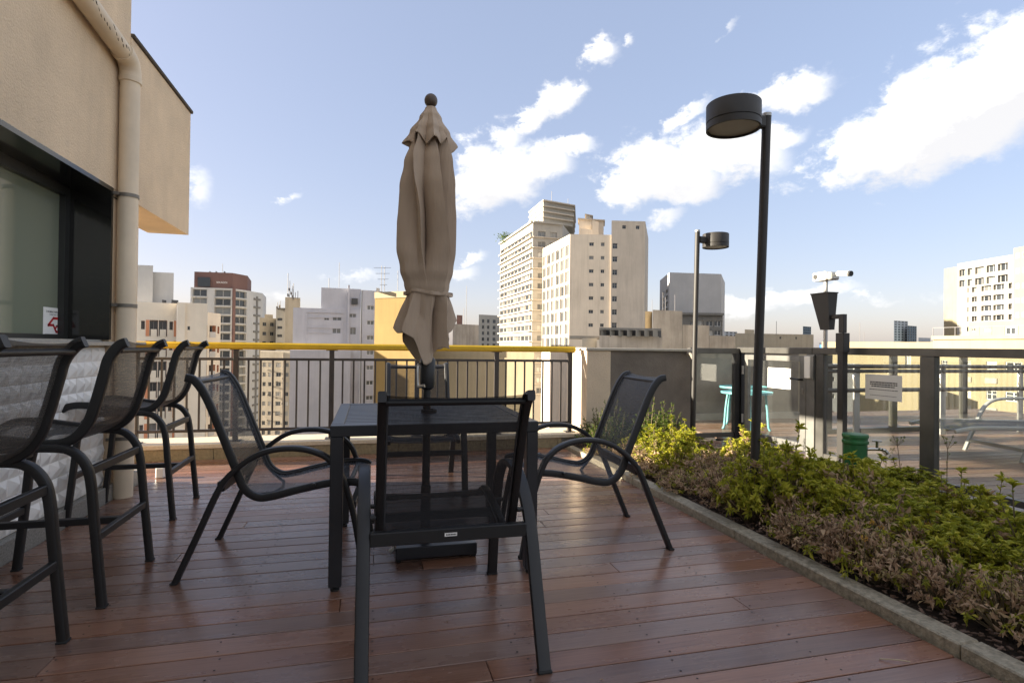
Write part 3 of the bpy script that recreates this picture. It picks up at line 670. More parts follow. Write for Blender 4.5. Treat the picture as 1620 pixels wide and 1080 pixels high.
for px_ in (1310, 1413, 1524, 1640, 1770):
    q = on_y(px_, 600, 6.1).x-8.5; MB().cham(q-.045, q+.045, -.03, .03, 0, 1.04, .003).build('post', 'fence_metal', gp)
q0 = on_y(1310, 600, 6.1).x-8.5; q1 = on_y(1770, 600, 6.1).x-8.5
MB().cham(q0-.1, q1, -.03, .03, 1.042, 1.09, .003).build('top_rail', 'fence_metal', gp); MB().box(q0, q1, -.005, .005, .10, 1.0415).build('glass_panel', 'fence_glass', gp)
MB().cham(q0-.1, q1, -.05, .05, 0.001, .06, .003).build('bottom_kerb', 'fence_metal', gp)

def bistro(loc, rz, label, z_top, r):
    t = thing('side_table', label, 'table', loc, rz, 'turquoise tables')
    MB().lathe(0, 0, [(0.001, z_top-.002), (r*.97, z_top-.004), (r, z_top+.006), (r, z_top-.022), (r*.97, z_top-.024), (0.001, z_top-.022)], 40).build('table_top', 'turquoise', t)
    for k in range(4):
        a = RAD(45+90*k); c, s = math.cos(a), math.sin(a)
        MB().tube(smooth_path([(c*r*.72, s*r*.72, z_top-.026), (c*r*.80, s*r*.80, z_top*.55), (c*r*.85, s*r*.85, .06), (c*r*.92, s*r*.92, .004)], 4), .017, 10).build('leg', 'turquoise', t)
bistro((4.98, 6.55, 0), .3, 'nearer turquoise metal side table seen through the gate glass', .52, .33)
bistro((5.35, 7.12, 0), .9, 'farther turquoise metal side table behind the nearer one', .55, .33)

# sun lounger
lg = thing('sun_lounger', 'grey sling sun lounger with arched arms on the second terrace', 'lounger', (6.55, 4.42, 0), RAD(-12))
def rectpath(pts, w, m_, name, par_, t=.03):
    return MB().tube(pts, 0, 12, flat=(w, t), up=(0, 1, 0)).build(name, m_, par_)
for s_ in (-1, 1):
    yy = .30*s_
    rectpath(smooth_path([(-.82, yy, .30), (-.6, yy, .335), (-.1, yy, .335), (.55, yy, .325), (1.0, yy, .33), (1.55, yy, .62)]), .03, 'light_metal', 'side_rail', lg, .04)
    rectpath(smooth_path([(-.16, yy*1.12, 0), (-.03, yy*1.12, .30), (.08, yy*1.12, .50), (.25, yy*1.12, .575), (.62, yy*1.12, .575), (.78, yy*1.12, .50), (.95, yy*1.12, .20), (1.05, yy*1.12, 0)]), .04, 'light_metal', 'arm_leg', lg, .03)
MB().cham(-.13, -.10, -.31, .31, .10, .135, .003).build('stretcher', 'light_metal', lg)
b = MB(); nn = 24; prof = smooth_path([(-.82, 0, .315), (-.6, 0, .35), (-.1, 0, .345), (.55, 0, .33), (1.0, 0, .345), (1.55, 0, .635)])
vs = []; fs = []
for p in prof:
    for j in range(7): yy = -.285+.57*j/6; vs.append((p.x, yy, p.z-.012*(1-(yy/.285)**2)))
for i in range(len(prof)-1):
    for j in range(6): fs.append((i*7+j, (i+1)*7+j, (i+1)*7+j+1, i*7+j+1))
b.add(vs, fs, 0, True); b.build('sling', 'sling_grey', lg)

# ================================================================== FURNITURE ON THE DECK
def sling_mesh(profile, half, sag=.010, hem=True):
    """sheet stretched between two side rails; profile = list of (x,z)"""
    pr = smooth_path([(x_, 0, z_) for x_, z_ in profile], 5); b = MB(); n = 8; vs = []; fs = []
    for p in pr:
        for j in range(n+1):
            yy = -half+2*half*j/n; vs.append((p.x, yy, p.z-sag*(1-(yy/half)**2)))
    w = n+1
    for i in range(len(pr)-1):
        for j in range(n): fs.append((i*w+j, i*w+j+1, (i+1)*w+j+1, (i+1)*w+j))
    return b.add(vs, fs, 0, True)
UPY = (0, 1, 0)
def make_chair(label):
    t = thing('dining_chair', label, 'chair', (0, 0, 0), 0, 'sling chairs around the table')
    railp = [(-.385, .935), (-.345, .920), (-.292, .838), (-.225, .672), (-.163, .512), (-.122, .412), (-.058, .366), (.02, .372), (.13, .398), (.27, .424), (.385, .425), (.425, .405)]
    legp = [(-.395, .004), (-.30, .225), (-.222, .41), (-.168, .490), (-.075, .565), (.02, .600), (.128, .604), (.216, .582), (.275, .545), (.33, .470), (.388, .28), (.435, .004)]
    for s_ in (-1, 1):
        MB().tube(smooth_path([(x_, .247*s_, z_) for x_, z_ in railp], 5), 0, 12, flat=(.028, .036), up=UPY).build('side_rail', 'black_metal', t)
        lg_ = MB().tube(smooth_path([(x_, .300*s_, z_) for x_, z_ in legp], 5), 0, 12, flat=(.046, .026), up=UPY).build('arm_and_legs', 'black_metal', t)
        for fx in (-.397, .436): MB().cham(fx-.016, fx+.016, .300*s_-.025, .300*s_+.025, 0.0, .010, .003).build('foot_cap', 'rubber', lg_)
        for x_, z_ in ((-.172, .487), (.20, .425)): MB().tube([(x_, .258*s_, z_), (x_, .292*s_, z_)], .009, 8).build('joint', 'black_metal', t)
    MB().cham(-.232, -.200, -.279, .279, .405, .452, .003).build('rear_crossbar', 'black_metal', t)
    MB().cham(.368, .396, -.279, .279, .300, .336, .003).build('front_crossbar', 'black_metal', t)
    MB().tube([(-.345, -.236, .912), (-.345, .236, .912)], .012, 10).build('top_bar', 'black_metal', t)
    MB().tube([(.36, -.236, .414), (.36, .236, .414)], .012, 10).build('seat_front_bar', 'black_metal', t)
    MB().tube([(-.10, -.236, .372), (-.02, -.12, .352), (0, 0, .347), (-.02, .12, .352), (-.10, .236, .372)], .008, 8).build('seat_brace', 'black_metal', t)
    sl_ = sling_mesh([(x_, z_+.004) for x_, z_ in railp], .238).build('sling', 'sling_dark', t)
    for s_ in (-1, 1):
        MB().tube(smooth_path([(x_, .229*s_, z_+.007) for x_, z_ in railp], 4), .0045, 6).build('sling_hem', mat('piping', (0.05, 0.05, 0.053), .5), sl_)
    return t
ch = make_chair('black sling chair seen from behind in front of the table, white tag on its crossbar')
ch.location = (.288, 2.20, 0); ch.rotation_euler[2] = RAD(90)
for lab, x_, y_, a in (('black sling chair left of the table, nearest to the bar stools', -.43, 3.12, -4), ('black sling chair right of the table, beside the planter', 1.232, 3.07, 176.8),
                       ('black sling chair on the far side of the table, next to the railing', .392, 4.44, -91)):
    c = copy_tree(ch); c['label'] = lab; c.location = (x_, y_, 0); c.rotation_euler[2] = RAD(a)
tg = MB().box(-.2335, -.2325, -.022, .022, .426, .438).build('maker_tag', 'paper', ch)
b = MB(); yy = -.019
while yy < .016:
    w_ = random.uniform(.002, .005); b.box(-.2341, -.2336, yy, yy+w_, .4295, .4345); yy += w_+.0015
b.build('print', 'ink', tg)

def make_stool(label):
    t = thing('bar_stool', label, 'bar stool', (0, 0, 0), 0, 'bar stools along the counter')
    railp = [(-.345, 1.098), (-.315, 1.082), (-.280, 1.03), (-.262, .96), (-.236, .85), (-.205, .755), (-.15, .692), (-.07, .674), (.06, .690), (.2, .712), (.29, .708), (.345, .672)]
    legp = [(-.282, .004), (-.250, .33), (-.232, .52), (-.208, .60), (-.155, .652), (-.07, .664), (0, .662), (.07, .664), (.155, .652), (.208, .60), (.232, .52), (.250, .33), (.282, .004)]
    for s_ in (-1, 1):
        MB().tube(smooth_path([(x_, .228*s_, z_) for x_, z_ in railp], 5), 0, 12, flat=(.034, .040), up=UPY).build('side_rail', 'stool_metal', t)
        l_ = MB().tube(smooth_path([(x_, (.252+.006*(1-z_))*s_, z_) for x_, z_ in legp], 5), 0, 12, flat=(.036, .032), up=UPY).build('leg_frame', 'stool_metal', t)
        for fx in (-.282, .282): MB().cham(fx-.018, fx+.018, .2575*s_-.02, .2575*s_+.02, 0, .010, .003).build('foot_cap', 'rubber', l_)
    for x_ in (-.255, .255):
        MB().cham(x_-.012, x_+.012, -.238, .238, .272, .305, .003).build('lower_crossbar', 'stool_metal', t)
    for x_ in (-.222, .222):
        MB().cham(x_-.012, x_+.012, -.236, .236, .545, .580, .003).build('upper_crossbar', 'stool_metal', t)
    MB().cham(-.242, .242, -.017, .017, .274, .303, .003).build('foot_rest', 'stool_metal', t)
    MB().tube([(-.312, -.215, 1.062), (-.312, .215, 1.062)], .012, 10).build('top_bar', 'stool_metal', t)
    sling_mesh([(x_, z_+.004) for x_, z_ in railp], .216, .012).build('sling', 'sling_stool', t)
    return t
st = make_stool('black bar stool nearest the camera, cut off at the left edge of the picture')
st.location = (-1.352, 2.125, 0); st.rotation_euler[2] = RAD(180)
for lab, x_, y_, a in (('black bar stool in the middle of the three along the counter', -1.340, 2.915, 180), ('black bar stool farthest along the counter, nearest the railing', -1.455, 4.125, 181)):
    c = copy_tree(st); c['label'] = lab; c.location = (x_, y_, 0); c.rotation_euler[2] = RAD(a)

# table
tb = thing('dining_table', 'square dark grey slatted metal table with the parasol pole through it', 'table', (.3175, 3.07, 0))
H2, W2, ZT = .4825, .4825, .738
for sx in (-1, 1):
    for sy in (-1, 1):
        a, b_ = sx*(W2-.029), sy*(H2-.029)
        l_ = MB().cham(a-.028, a+.028, b_-.028, b_+.028, .022, ZT-.0505, .003).build('leg', 'table_metal', tb)
        MB().cyl(a, b_, 0, .010, .020, 14).cyl(a, b_, .010, .0225, .008, 8).build('levelling_foot', 'rubber', l_)
for nm, bx_ in (('frame_front', (-W2, W2, -H2, -H2+.058)), ('frame_back', (-W2, W2, H2-.058, H2)), ('frame_side', (-W2, -W2+.058, -H2+.0585, H2-.0585)), ('frame_side', (W2-.058, W2, -H2+.0585, H2-.0585))):
    MB().cham(*bx_, ZT-.05, ZT, .003).build(nm, 'table_metal', tb)
ns = 15; y0_, y1_ = -H2+.062, H2-.062; pw = (y1_-y0_)/ns; slat = None
for k in range(ns):
    yc = y0_+pw*(k+.5)
    if abs(yc+.02) < .03:
        for a, b_ in ((-W2+.0585, -.035), (.035, W2-.0585)): MB().cham(a, b_, yc-pw/2+.004, yc+pw/2-.004, ZT-.018, ZT-.002, .002).build('slat', 'table_metal', tb)
        continue
    if slat is None:
        slat = MB().cham(-W2+.0585, W2-.0585, -pw/2+.004, pw/2-.004, ZT-.018, ZT-.002, .002).build('slat', 'table_metal', tb); o = slat
    else: o = link('slat', slat.data, tb)
    o.location.y = yc
MB().box(-.06, .06, -H2+.06, H2-.06, ZT-.040, ZT-.0185).build('centre_brace', 'table_metal', tb)
MB().lathe(0, -.02, [(.030, ZT-.01), (.042, ZT-.01), (.042, ZT+.012), (.030, ZT+.016), (.027, ZT+.016)], 24).build('pole_ring', 'rubber', tb)

# parasol
UX, UY = .306, 3.05
um = thing('closed_parasol', 'closed taupe parasol tied shut, its pole standing through the table', 'parasol', (UX, UY, 0))
MB().lathe(0, 0, [(.021, .06), (.021, 2.40)], 20).build('pole', 'black_metal', um)
bs = MB().cham(-.165, .25, -.195, .22, .018, .078, .004).build('base', 'base_black', um)
for sx in (-.15, .235):
    for sy in (-.17, .195): MB().tube([(sx-.012, sy, .016), (sx+.012, sy, .016)], .016, 12).build('caster', 'rubber', bs)
MB().tube([(-.19, -.10, .03), (-.165, -.10, .05)], .012, 8).build('pedal', 'steel', bs)
MB().lathe(0, 0, [(.022, .0785), (.040, .0785), (.040, .095), (.027, .10), (.027, .34), (.022, .345)], 20).build('socket', 'black_metal', um)
MB().lathe(0, 0, [(.003, 2.474)]+[(.036*math.sin(a), 2.436+.038*math.cos(a)) for a in [RAD(10+i*16) for i in range(10)]]+[(.015, 2.395)], 24).build('finial', 'finial', um)
ck = MB().lathe(0, -.012, [(.020, .86), (.036, .87), (.042, .90), (.042, 1.02), (.022, 1.05)], 20).build('crank_housing', 'black_metal', um)
MB().tube(smooth_path([(-.035, -.03, 1.0), (-.055, -.05, .99), (-.055, -.055, .90), (-.05, -.06, .88)], 4), .007, 8).tube([(-.05, -.06, .88), (-.02, -.075, .885)], .010, 10).build('crank_handle', 'steel', ck)
def interp(tab, z):
    for (z0, r0_), (z1, r1_) in zip(tab[:-1], tab[1:]):
        if z0 >= z >= z1:
            t = (z0-z)/(z0-z1); t = t*t*(3-2*t); return r0_+(r1_-r0_)*t
    return tab[-1][1]
def folded(name, ztab, ztop, zbot_fn, nf, seed, depth_fn, drift, flare_fn=None, nz=60, sub=5, jit=.55):
    """hanging cloth with crisp folds: each fold line runs down the cloth with its own drift and depth, flat between lines"""
    rr = random.Random(seed); F_ = []
    for i in range(nf*2):
        F_.append(dict(a=2*math.pi*(i+rr.uniform(-jit, jit)*.5)/(nf*2), out=i % 2 == 0, g=rr.uniform(.55, 1.25), d=rr.uniform(-1, 1)*drift[1]+drift[0],
                       w=rr.uniform(1.5, 4.5), p=rr.uniform(0, 6.28), q=rr.uniform(.012, .05)))
    b = MB(); vs = []; fs = []; na = nf*2*sub
    for k in range(nz+1):
        s = k/nz; L_ = []
        for f in F_:
            zz = ztop+(zbot_fn(f['a'])-ztop)*s; dz = ztop-zz
            a = f['a']+f['d']*dz+f['q']*math.sin(f['w']*dz*3+f['p'])
            dep = depth_fn(zz)*f['g']*(1+.35*math.sin(f['w']*dz*2.2+f['p']*2))
            L_.append((a, 1+.10*math.sin(f['p']+dz*f['w']) if f['out'] else 1-dep, zz))
        for i in range(nf*2):
            a0, r0_, z0_ = L_[i]; a1, r1_, z1_ = L_[(i+1) % (nf*2)]
            if a1 < a0-1: a1 += 2*math.pi
            a1 = max(a1, a0+.02)
            for j_ in range(sub):
                t = j_/sub; a = a0+(a1-a0)*t; zb = zbot_fn(a); z = ztop+(zb-ztop)*s
                te = t
                r = interp(ztab, z)*(r0_+(r1_-r0_)*te)
                if flare_fn: r = flare_fn(a, z, r)
                r *= 1+.035*noise.noise(Vector((math.cos(a)*3, math.sin(a)*3, z*6+seed)))+.016*noise.noise(Vector((math.cos(a)*9, math.sin(a)*9, z*16+seed)))
                vs.append((r*math.cos(a), r*math.sin(a), z))
    for k in range(nz):
        for i in range(na): fs.append((k*na+i, (k+1)*na+i, (k+1)*na+(i+1) % na, k*na+(i+1) % na))
    o = b.add(vs, fs, 0, True).build(name, 'canopy_cloth', um)
    try: o.data.set_sharp_from_angle(angle=RAD(24))
    except Exception: pass
    md = o.modifiers.new('thickness', 'SOLIDIFY'); md.thickness = .0025
    return o
can = folded('canopy', [(2.34, .055), (2.22, .108), (2.08, .152), (1.95, .170), (1.78, .174), (1.62, .172), (1.50, .154), (1.42, .130), (1.37, .116)], 2.34, lambda a: 1.368, 8, 23,
             lambda z: .60 if z > 1.62 else .14+.46*max(0, (z-1.37)/.25), (.55, .45))
def skirt_r(a, z, r):
    sd_ = abs(math.cos(a-.10))**1.6; drop = 1.385-z
    return r*(1+drop*(3.1*sd_*(1.1 if math.cos(a) < 0 else .95)-.7*(1-sd_)))
folded('canopy_skirt', [(1.39, .118), (1.3, .124), (.9, .124)], 1.385, lambda a: 1.000+.20*abs(math.cos(a-.10))**1.6+.028*math.sin(5*a+1.1)+.012*math.sin(11*a), 8, 5,
       lambda z: .08+.42*min(1, (1.385-z)/.12), (.0, .7), skirt_r, nz=40)
folded('vent_cap', [(2.397, .030), (2.34, .060), (2.26, .104), (2.19, .142), (2.12, .16)], 2.397, lambda a: 2.185+.024*math.sin(8*a+1.0)+.016*math.sin(5*a), 8, 9, lambda z: .05+.42*max(0, min(1, (2.40-z)/.2)), (.0, .5), nz=26)
b = MB(); ring = []
for j in range(49):
    a = 2*math.pi*j/48; r = .126+.008*math.sin(8*a+1); ring.append((r*math.cos(a), r*math.sin(a), 1.378+.008*math.sin(2*a)+.004*math.sin(5*a)))
b.tube(ring, 0, 8, flat=(.018, .004), caps=False, up=(0, 0, 1)); b.build('tie_strap', 'canopy_cloth', can)

# lamp posts
def lamp(label, px_base, D, px_top, py_top, head_px, head_off, hr_, hh):
    base = at_d(px_base, D); top = CC+pray(px_top, py_top)*D
    t = thing('garden_lamp', label, 'lamp post', (base.x, base.y, 0), 0, 'drum lamps in the planter')
    H = top.z; dx, dy = top.x-base.x, top.y-base.y
    pr = .0275
    MB().tube([(0, 0, 0), (dx, dy, H-.02)], pr, 18).build('pole', 'lamp_metal', t)
    MB().tube([(dx, dy, H-.0195), (dx, dy, H)], pr+.001, 18).build('pole_cap', 'light_metal', t)
    hc = Vector((dx, dy, 0))+Vector(head_off); zc = H+hh
    hd_ = MB().lathe(hc.x, hc.y, [(.002, zc+.075), (hr_-.004, zc+.075), (hr_, zc+.070), (hr_, zc-.035), (hr_-.004, zc-.037), (hr_-.004, zc-.042), (hr_, zc-.044), (hr_, zc-.080), (hr_-.012, zc-.080), (hr_-.012, zc-.066)], 48).build('drum_head', 'lamp_metal', t)
    MB().lathe(hc.x, hc.y, [(.001, zc-.068), (hr_-.0125, zc-.068), (hr_-.0125, zc-.066), (.001, zc-.066)], 48).build('lens', 'lamp_lens', hd_)
    d = Vector(head_off).normalized(); p0_ = Vector((dx, dy, 0))+d*(pr*.9); p1_ = hc-d*(hr_*.98)
    MB().tube([(p0_.x, p0_.y, zc-.005), (p1_.x, p1_.y, zc-.005)], 0, 8, flat=(.075, .045), up=(0, 0, 1), smooth=False).build('arm', 'lamp_metal', t)
    return t
lamp('tall drum lamp post close by in the planter, its head towards the left', 1193, 3.50, 1213, 180, 0, (-.255, -.02, 0), .160, -.055)
lamp('farther drum lamp post against the grey parapet, its head towards the right', 1097, 6.30, 1103.5, 364, 0, (.255, .03, 0), .145, -.10)

# ================================================================== PLANTER

b = MB(); nx, ny = 42, 110; X0, X1, Y0, Y1 = KX+.10, 4.205, .35, 5.80; vs = []; fs = []
for i in range(nx+1):
    for j in range(ny+1):
        x_ = X0+(X1-X0)*i/nx; y_ = Y0+(Y1-Y0)*j/ny
        edge = min(1, (x_-X0)/.25)
        vs.append((x_, y_, .012+.028*edge+.018*noise.noise(Vector((x_*3, y_*3, 0)))+.010*noise.noise(Vector((x_*11, y_*11, 4)))))
for i in range(nx):
    for j in range(ny):
        xc, yc = X0+(X1-X0)*(i+.5)/nx, Y0+(Y1-Y0)*(j+.5)/ny
        if (xc > 3.37 and yc > 4.74) or (xc > 3.88 and 4.03 < yc < 4.72): continue
        a = i*(ny+1)+j; fs.append((a, a+ny+1, a+ny+2, a+1))
b.add(vs, fs, 0, True); bed = struct(b.build('planter_bed', 'soil'))
kerb = tag(MB().box(KX+.012, KX+.088, .3, 5.80, -.05, .030).build('planter_kerb', 'kerb_granite'), 'weathered granite kerb between the wooden deck and the planter', 'kerb')
y = .30
for L_ in (1.25, 1.28, 1.30, 1.22):
    y2 = min(y+L_, 5.80); MB().cham(KX, KX+.10, y+.0015, y2-.0015, -.02, .048, .006).build('kerb_stone', 'kerb_granite', kerb); y = y2
tag(MB().cham(4.206, 4.234, .4, 4.01, -.05, .045, .004).build('back_kerb', 'concrete_light'), 'thin concrete edging between the planter and the glass fence', 'kerb')

def leaf(b, p, d, up, L_, w, curl=.25, mi=0):
    d = d.normalized(); s = d.cross(up)
    if s.length < 1e-3: s = d.cross(Vector((1, 0, 0)))
    s.normalize(); n = s.cross(d)
    mid = p+d*L_*.5+n*(L_*curl*.35); tip = p+d*L_-n*(L_*curl*.4)
    b.add([p, mid+s*w*.5+n*w*.2, tip, mid-s*w*.5+n*w*.2], [(0, 1, 2), (0, 2, 3)], mi)
def rdir(rr, zmin=-1.0):
    while True:
        v = Vector((rr.uniform(-1, 1), rr.uniform(-1, 1), rr.uniform(-1, 1)))
        if .05 < v.length < 1 and v.z/v.length > zmin: return v.normalized()
def bush(seed, R_, H_, stems, per, L_, w, kind):
    rr = random.Random(seed); lf = MB(); sm_ = MB()
    for k in range(stems):
        a = rr.uniform(0, 6.283); q = math.sqrt(rr.random())
        tip = Vector((math.cos(a)*R_*q, math.sin(a)*R_*q, H_*(1-.55*q*q)*rr.uniform(.55, 1.08)*(1.38 if rr.random() < .12 else 1)))
        root = Vector((tip.x*.25, tip.y*.25, 0)); mid = root.lerp(tip, .55)+Vector((rr.uniform(-.02, .02), rr.uniform(-.02, .02), .01))
        sm_.tube([root, mid, tip], [.004, .003, .0018], 4, caps=False)
        d0 = (tip-mid).normalized()
        if kind == 'rosette':
            for j in range(per):
                an = j*2.4+rr.uniform(-.3, .3); el = rr.uniform(.15, .95)
                s1 = d0.orthogonal().normalized(); s2 = d0.cross(s1)
                d = (s1*math.cos(an)+s2*math.sin(an))*math.cos(el)+d0*math.sin(el)
                leaf(lf, tip-d0*rr.uniform(0, .018), d, Vector((0, 0, 1)), L_*rr.uniform(.6, 1.3), w*rr.uniform(.7, 1.3), .3, 1 if (k % 11 == 0) else 0)
            for j in range(per//2):
                t = rr.uniform(.35, .95); p = mid.lerp(tip, t); d = (rdir(rr, -.3)+d0*.4)
                leaf(lf, p, d, Vector((0, 0, 1)), L_*rr.uniform(.6, 1.0), w, .35)
        elif kind == 'dry':
            for j in range(per):
                t = rr.uniform(.0, 1.0)**.6; p = mid.lerp(tip, t)+rdir(rr)*.012; d = rdir(rr)+Vector((0, 0, -.35))
                leaf(lf, p, d, rdir(rr), L_*rr.uniform(.5, 1.4), w*rr.uniform(.6, 1.3), rr.uniform(-.8, .9), 1 if (k % 6 == 0) else 0)
        else:   # feathery
            for j in range(per):
                t = j/per; p = root.lerp(mid, min(1, t*2)) if t < .5 else mid.lerp(tip, t*2-1)
                if t < .25: continue
                d = rdir(rr, -.2)+Vector((0, 0, .3)); leaf(lf, p+rdir(rr)*.01, d, Vector((0, 0, 1)), L_*rr.uniform(.6, 1.2), w*rr.uniform(.7, 1.2), .4)
    return lf, sm_
VAR = {}
def variant(key, *a):
    lf, sm_ = bush(*a[:-1]); VAR.setdefault(key, []).append((lf, sm_, a[-1]))
for s in range(4): variant('green', 10+s, .21, .27, 95, 14, .036, .0135, 'rosette', 'leaf_green')
for s in range(3): variant('lime', 30+s, .20, .25, 90, 13, .029, .011, 'rosette', 'leaf_lime')
for s in range(4): variant('dry', 50+s, .21, .22, 80, 13, .030, .010, 'dry', 'leaf_dry')
for s in range(2): variant('dark', 70+s, .24, .40, 70, 22, .034, .012, 'feather', 'leaf_dark')
LAB = {'green': ('leafy_shrub', 'green shrub with rosettes of glossy leaves in the planter', 'shrub', 'green shrubs in the planter'),
       'lime': ('leafy_shrub', 'yellow green shrub in the sunlit far part of the planter', 'shrub', 'yellow green shrubs in the planter'),
       'dry': ('dry_shrub', 'withered brown shrub with curled leaves in the planter', 'shrub', 'withered shrubs in the planter'),
       'dark': ('fern_shrub', 'dark feathery shrub at the foot of the grey parapet', 'shrub', 'dark shrubs by the parapet')}
BUILT = {}
def put(kind, x_, y_, sc, rz, hz=1.0):
    k = random.randrange(len(VAR[kind])); nm, lab, cat, grp = LAB[kind]
    zone = ('at the near end' if y_ < 1.9 else 'nearest the right fence post' if y_ < 2.65 else 'by the near lamp' if y_ < 3.35 else 'level with the green pipe' if y_ < 4.1 else 'at the sunlit far end' if y_ < 5.1 else 'at the foot of the grey parapet')
    side = 'along the deck kerb' if x_ < 2.6 else 'mid bed' if x_ < 3.3 else 'towards the glass fence'
    base = {'green': 'green rosette leaved shrub', 'lime': 'yellow green shrub', 'dry': 'withered brown shrub', 'dark': 'dark feathery shrub'}[kind]
    t = thing(nm, f'{base} {side}, {zone}', cat, (x_, y_, .03), rz, grp)
    if (kind, k) not in BUILT:
        lf, sm_, m_ = VAR[kind][k]; f_ = lf.build('foliage', [m_, 'leaf_green' if m_ == 'leaf_dry' else 'leaf_dry'], t); s_ = sm_.build('stem', 'stem', t); BUILT[(kind, k)] = (f_.data, s_.data)
    else:
        d = BUILT[(kind, k)]; link('foliage', d[0], t); link('stem', d[1], t)
    t.scale = (sc, sc, sc*hz)
def blocked(x_, y_):
    return (x_ > 3.22 and y_ > 4.58) or (x_ > 3.74 and 3.92 < y_ < 4.8) or (abs(x_-3.83) < .20 and abs(y_-3.69) < .19)
R2 = random.Random(21)
y = 1.05
while y < 5.75:
    x_ = KX+.235+R2.uniform(-.05, .05)
    while x_ < 4.12:
        xx, yy = x_+R2.uniform(-.07, .07), y+R2.uniform(-.08, .08)
        if blocked(xx, yy) or (xx > 3.82 and yy < 3.3): x_ += .2; continue
        if yy > 5.15: kind = 'dark' if R2.random() < .8 else 'lime'
        elif yy > 4.15: kind = 'lime' if (xx > 2.42 and R2.random() < .85) else 'dry'
        elif yy > 3.25: kind = 'dry' if R2.random() < (.85 if xx < 2.9 else .6 if xx < 3.3 else .3) else 'green'
        else: kind = 'dry' if (R2.random() < (.9 if xx < 2.6 else .62 if xx < 2.95 else .24)) else 'green'
        hz = 1.0
        if kind == 'dry': hz = (1.0 if yy < 3.4 else .72) if xx < 2.6 else .95
        if xx > 3.4: hz *= .58 if yy > 3.3 else .40
        if 2.6 < yy < 3.3 and xx < 2.7: hz *= 1.2
        put(kind, xx, yy, R2.uniform(.85, 1.25)*(.92 if xx < 2.5 else 1), R2.uniform(0, 6.28), hz*R2.uniform(.85, 1.15))
        x_ += .235
    y += .235
# a few low grass tufts along the kerb
def tuft(seed):
    rr = random.Random(seed); b = MB()
    for k in range(26):
        a = rr.uniform(0, 6.283); L_ = rr.uniform(.08, .20); d = Vector((math.cos(a), math.sin(a), 0)); w = Vector((-d.y, d.x, 0))*.0028; p = d*rr.uniform(0, .02)
        q = p+d*L_*.35+Vector((0, 0, L_*.75)); t = p+d*L_*rr.uniform(.7, 1.0)+Vector((0, 0, L_*rr.uniform(.5, .95)))
        b.add([p-w, p+w, q+w*.8, q-w*.8, t], [(0, 1, 2, 3), (3, 2, 4)])
    return b
tm = [tuft(90+i).build('grass_tuft', 'blade') for i in range(3)]
tpos = [(2.36, 3.05), (2.44, 2.25), (2.62, 1.95), (2.40, 3.55), (2.95, 1.75), (2.55, 2.7), (3.3, 2.2), (2.33, 3.30), (2.8, 4.9), (3.0, 5.2), (2.55, 1.5), (3.6, 4.3)]
for i, (x_, y_) in enumerate(tpos):
    o = tm[i] if i < 3 else link('grass_tuft', tm[i % 3].data); o.location = (x_, y_, .035); o.rotation_euler[2] = i*1.3; s = 1+.25*math.sin(i*2.1); o.scale = (s, s, s)
    tag(o, 'small tuft of green grass blades among the planter shrubs', 'grass tuft', 'grass tufts in the planter')
# tall thin weeds with seed heads
def weed(px_, X_, topz, seed, label):
    rr = random.Random(seed); p = on_x(px_, 740, X_)
    t = thing('tall_weed', label, 'weed', (p.x, p.y, .03)); b = MB(); hd_ = MB()
    top = Vector((rr.uniform(-.03, .05), rr.uniform(-.05, .03), topz)); b.tube(smooth_path([(0, 0, 0), (top.x*.3, top.y*.2, topz*.45), tuple(top*.82)], 4), .0022, 5)
    for k in range(9):
        a = rr.uniform(0, 6.28); q = top*.82+Vector((math.cos(a)*.045, math.sin(a)*.045, topz*.18*rr.uniform(.5, 1.1))); b.tube([top*.82, q], .0012, 4)
        for j in range(7): leaf(hd_, q, rdir(rr), Vector((0, 0, 1)), .012, .006)
    for k in range(3):
        f = rr.uniform(.3, .7); p_ = top*f; q = p_+Vector((rr.uniform(-.06, .06), rr.uniform(-.06, .06), .05)); b.tube([p_, q], .0012, 4)
        for j in range(4): leaf(hd_, q, rdir(rr), Vector((0, 0, 1)), .014, .006)
    b.build('stalk', 'stem', t); hd_.build('seed_head', 'leaf_dark', t)
weed(1425, 4.02, .40, 1, 'thin weed with a spread seed head just right of the green pipe')
weed(1497, 3.95, .46, 2, 'tall bent weed in front of the right fence post')
weed(1402, 3.98, .30, 3, 'short weed with a small seed head at the foot of the green pipe')
# orange blossoms
for i, (px_, py_) in enumerate(((1380, 827), (1394, 836), (1367, 852), (1484, 812), (1470, 830))):
    z_ = .24; p = on_z(px_, py_, z_); t = thing('orange_flower', 'tiny orange blossom head above the green shrubs', 'flower', (p.x, p.y, z_-.20), 0, 'orange blossoms in the planter')
    b = MB(); rr = random.Random(i)
    for k in range(26): leaf(b, Vector((0, 0, .20))+rdir(rr)*.012, rdir(rr, -.1), Vector((0, 0, 1)), .009, .007, .3)
    b.build('petals', 'flower', t); MB().tube([(0, 0, 0), (.004, 0, .10), (0, 0, .20)], .0018, 5).build('stalk', 'stem', t)
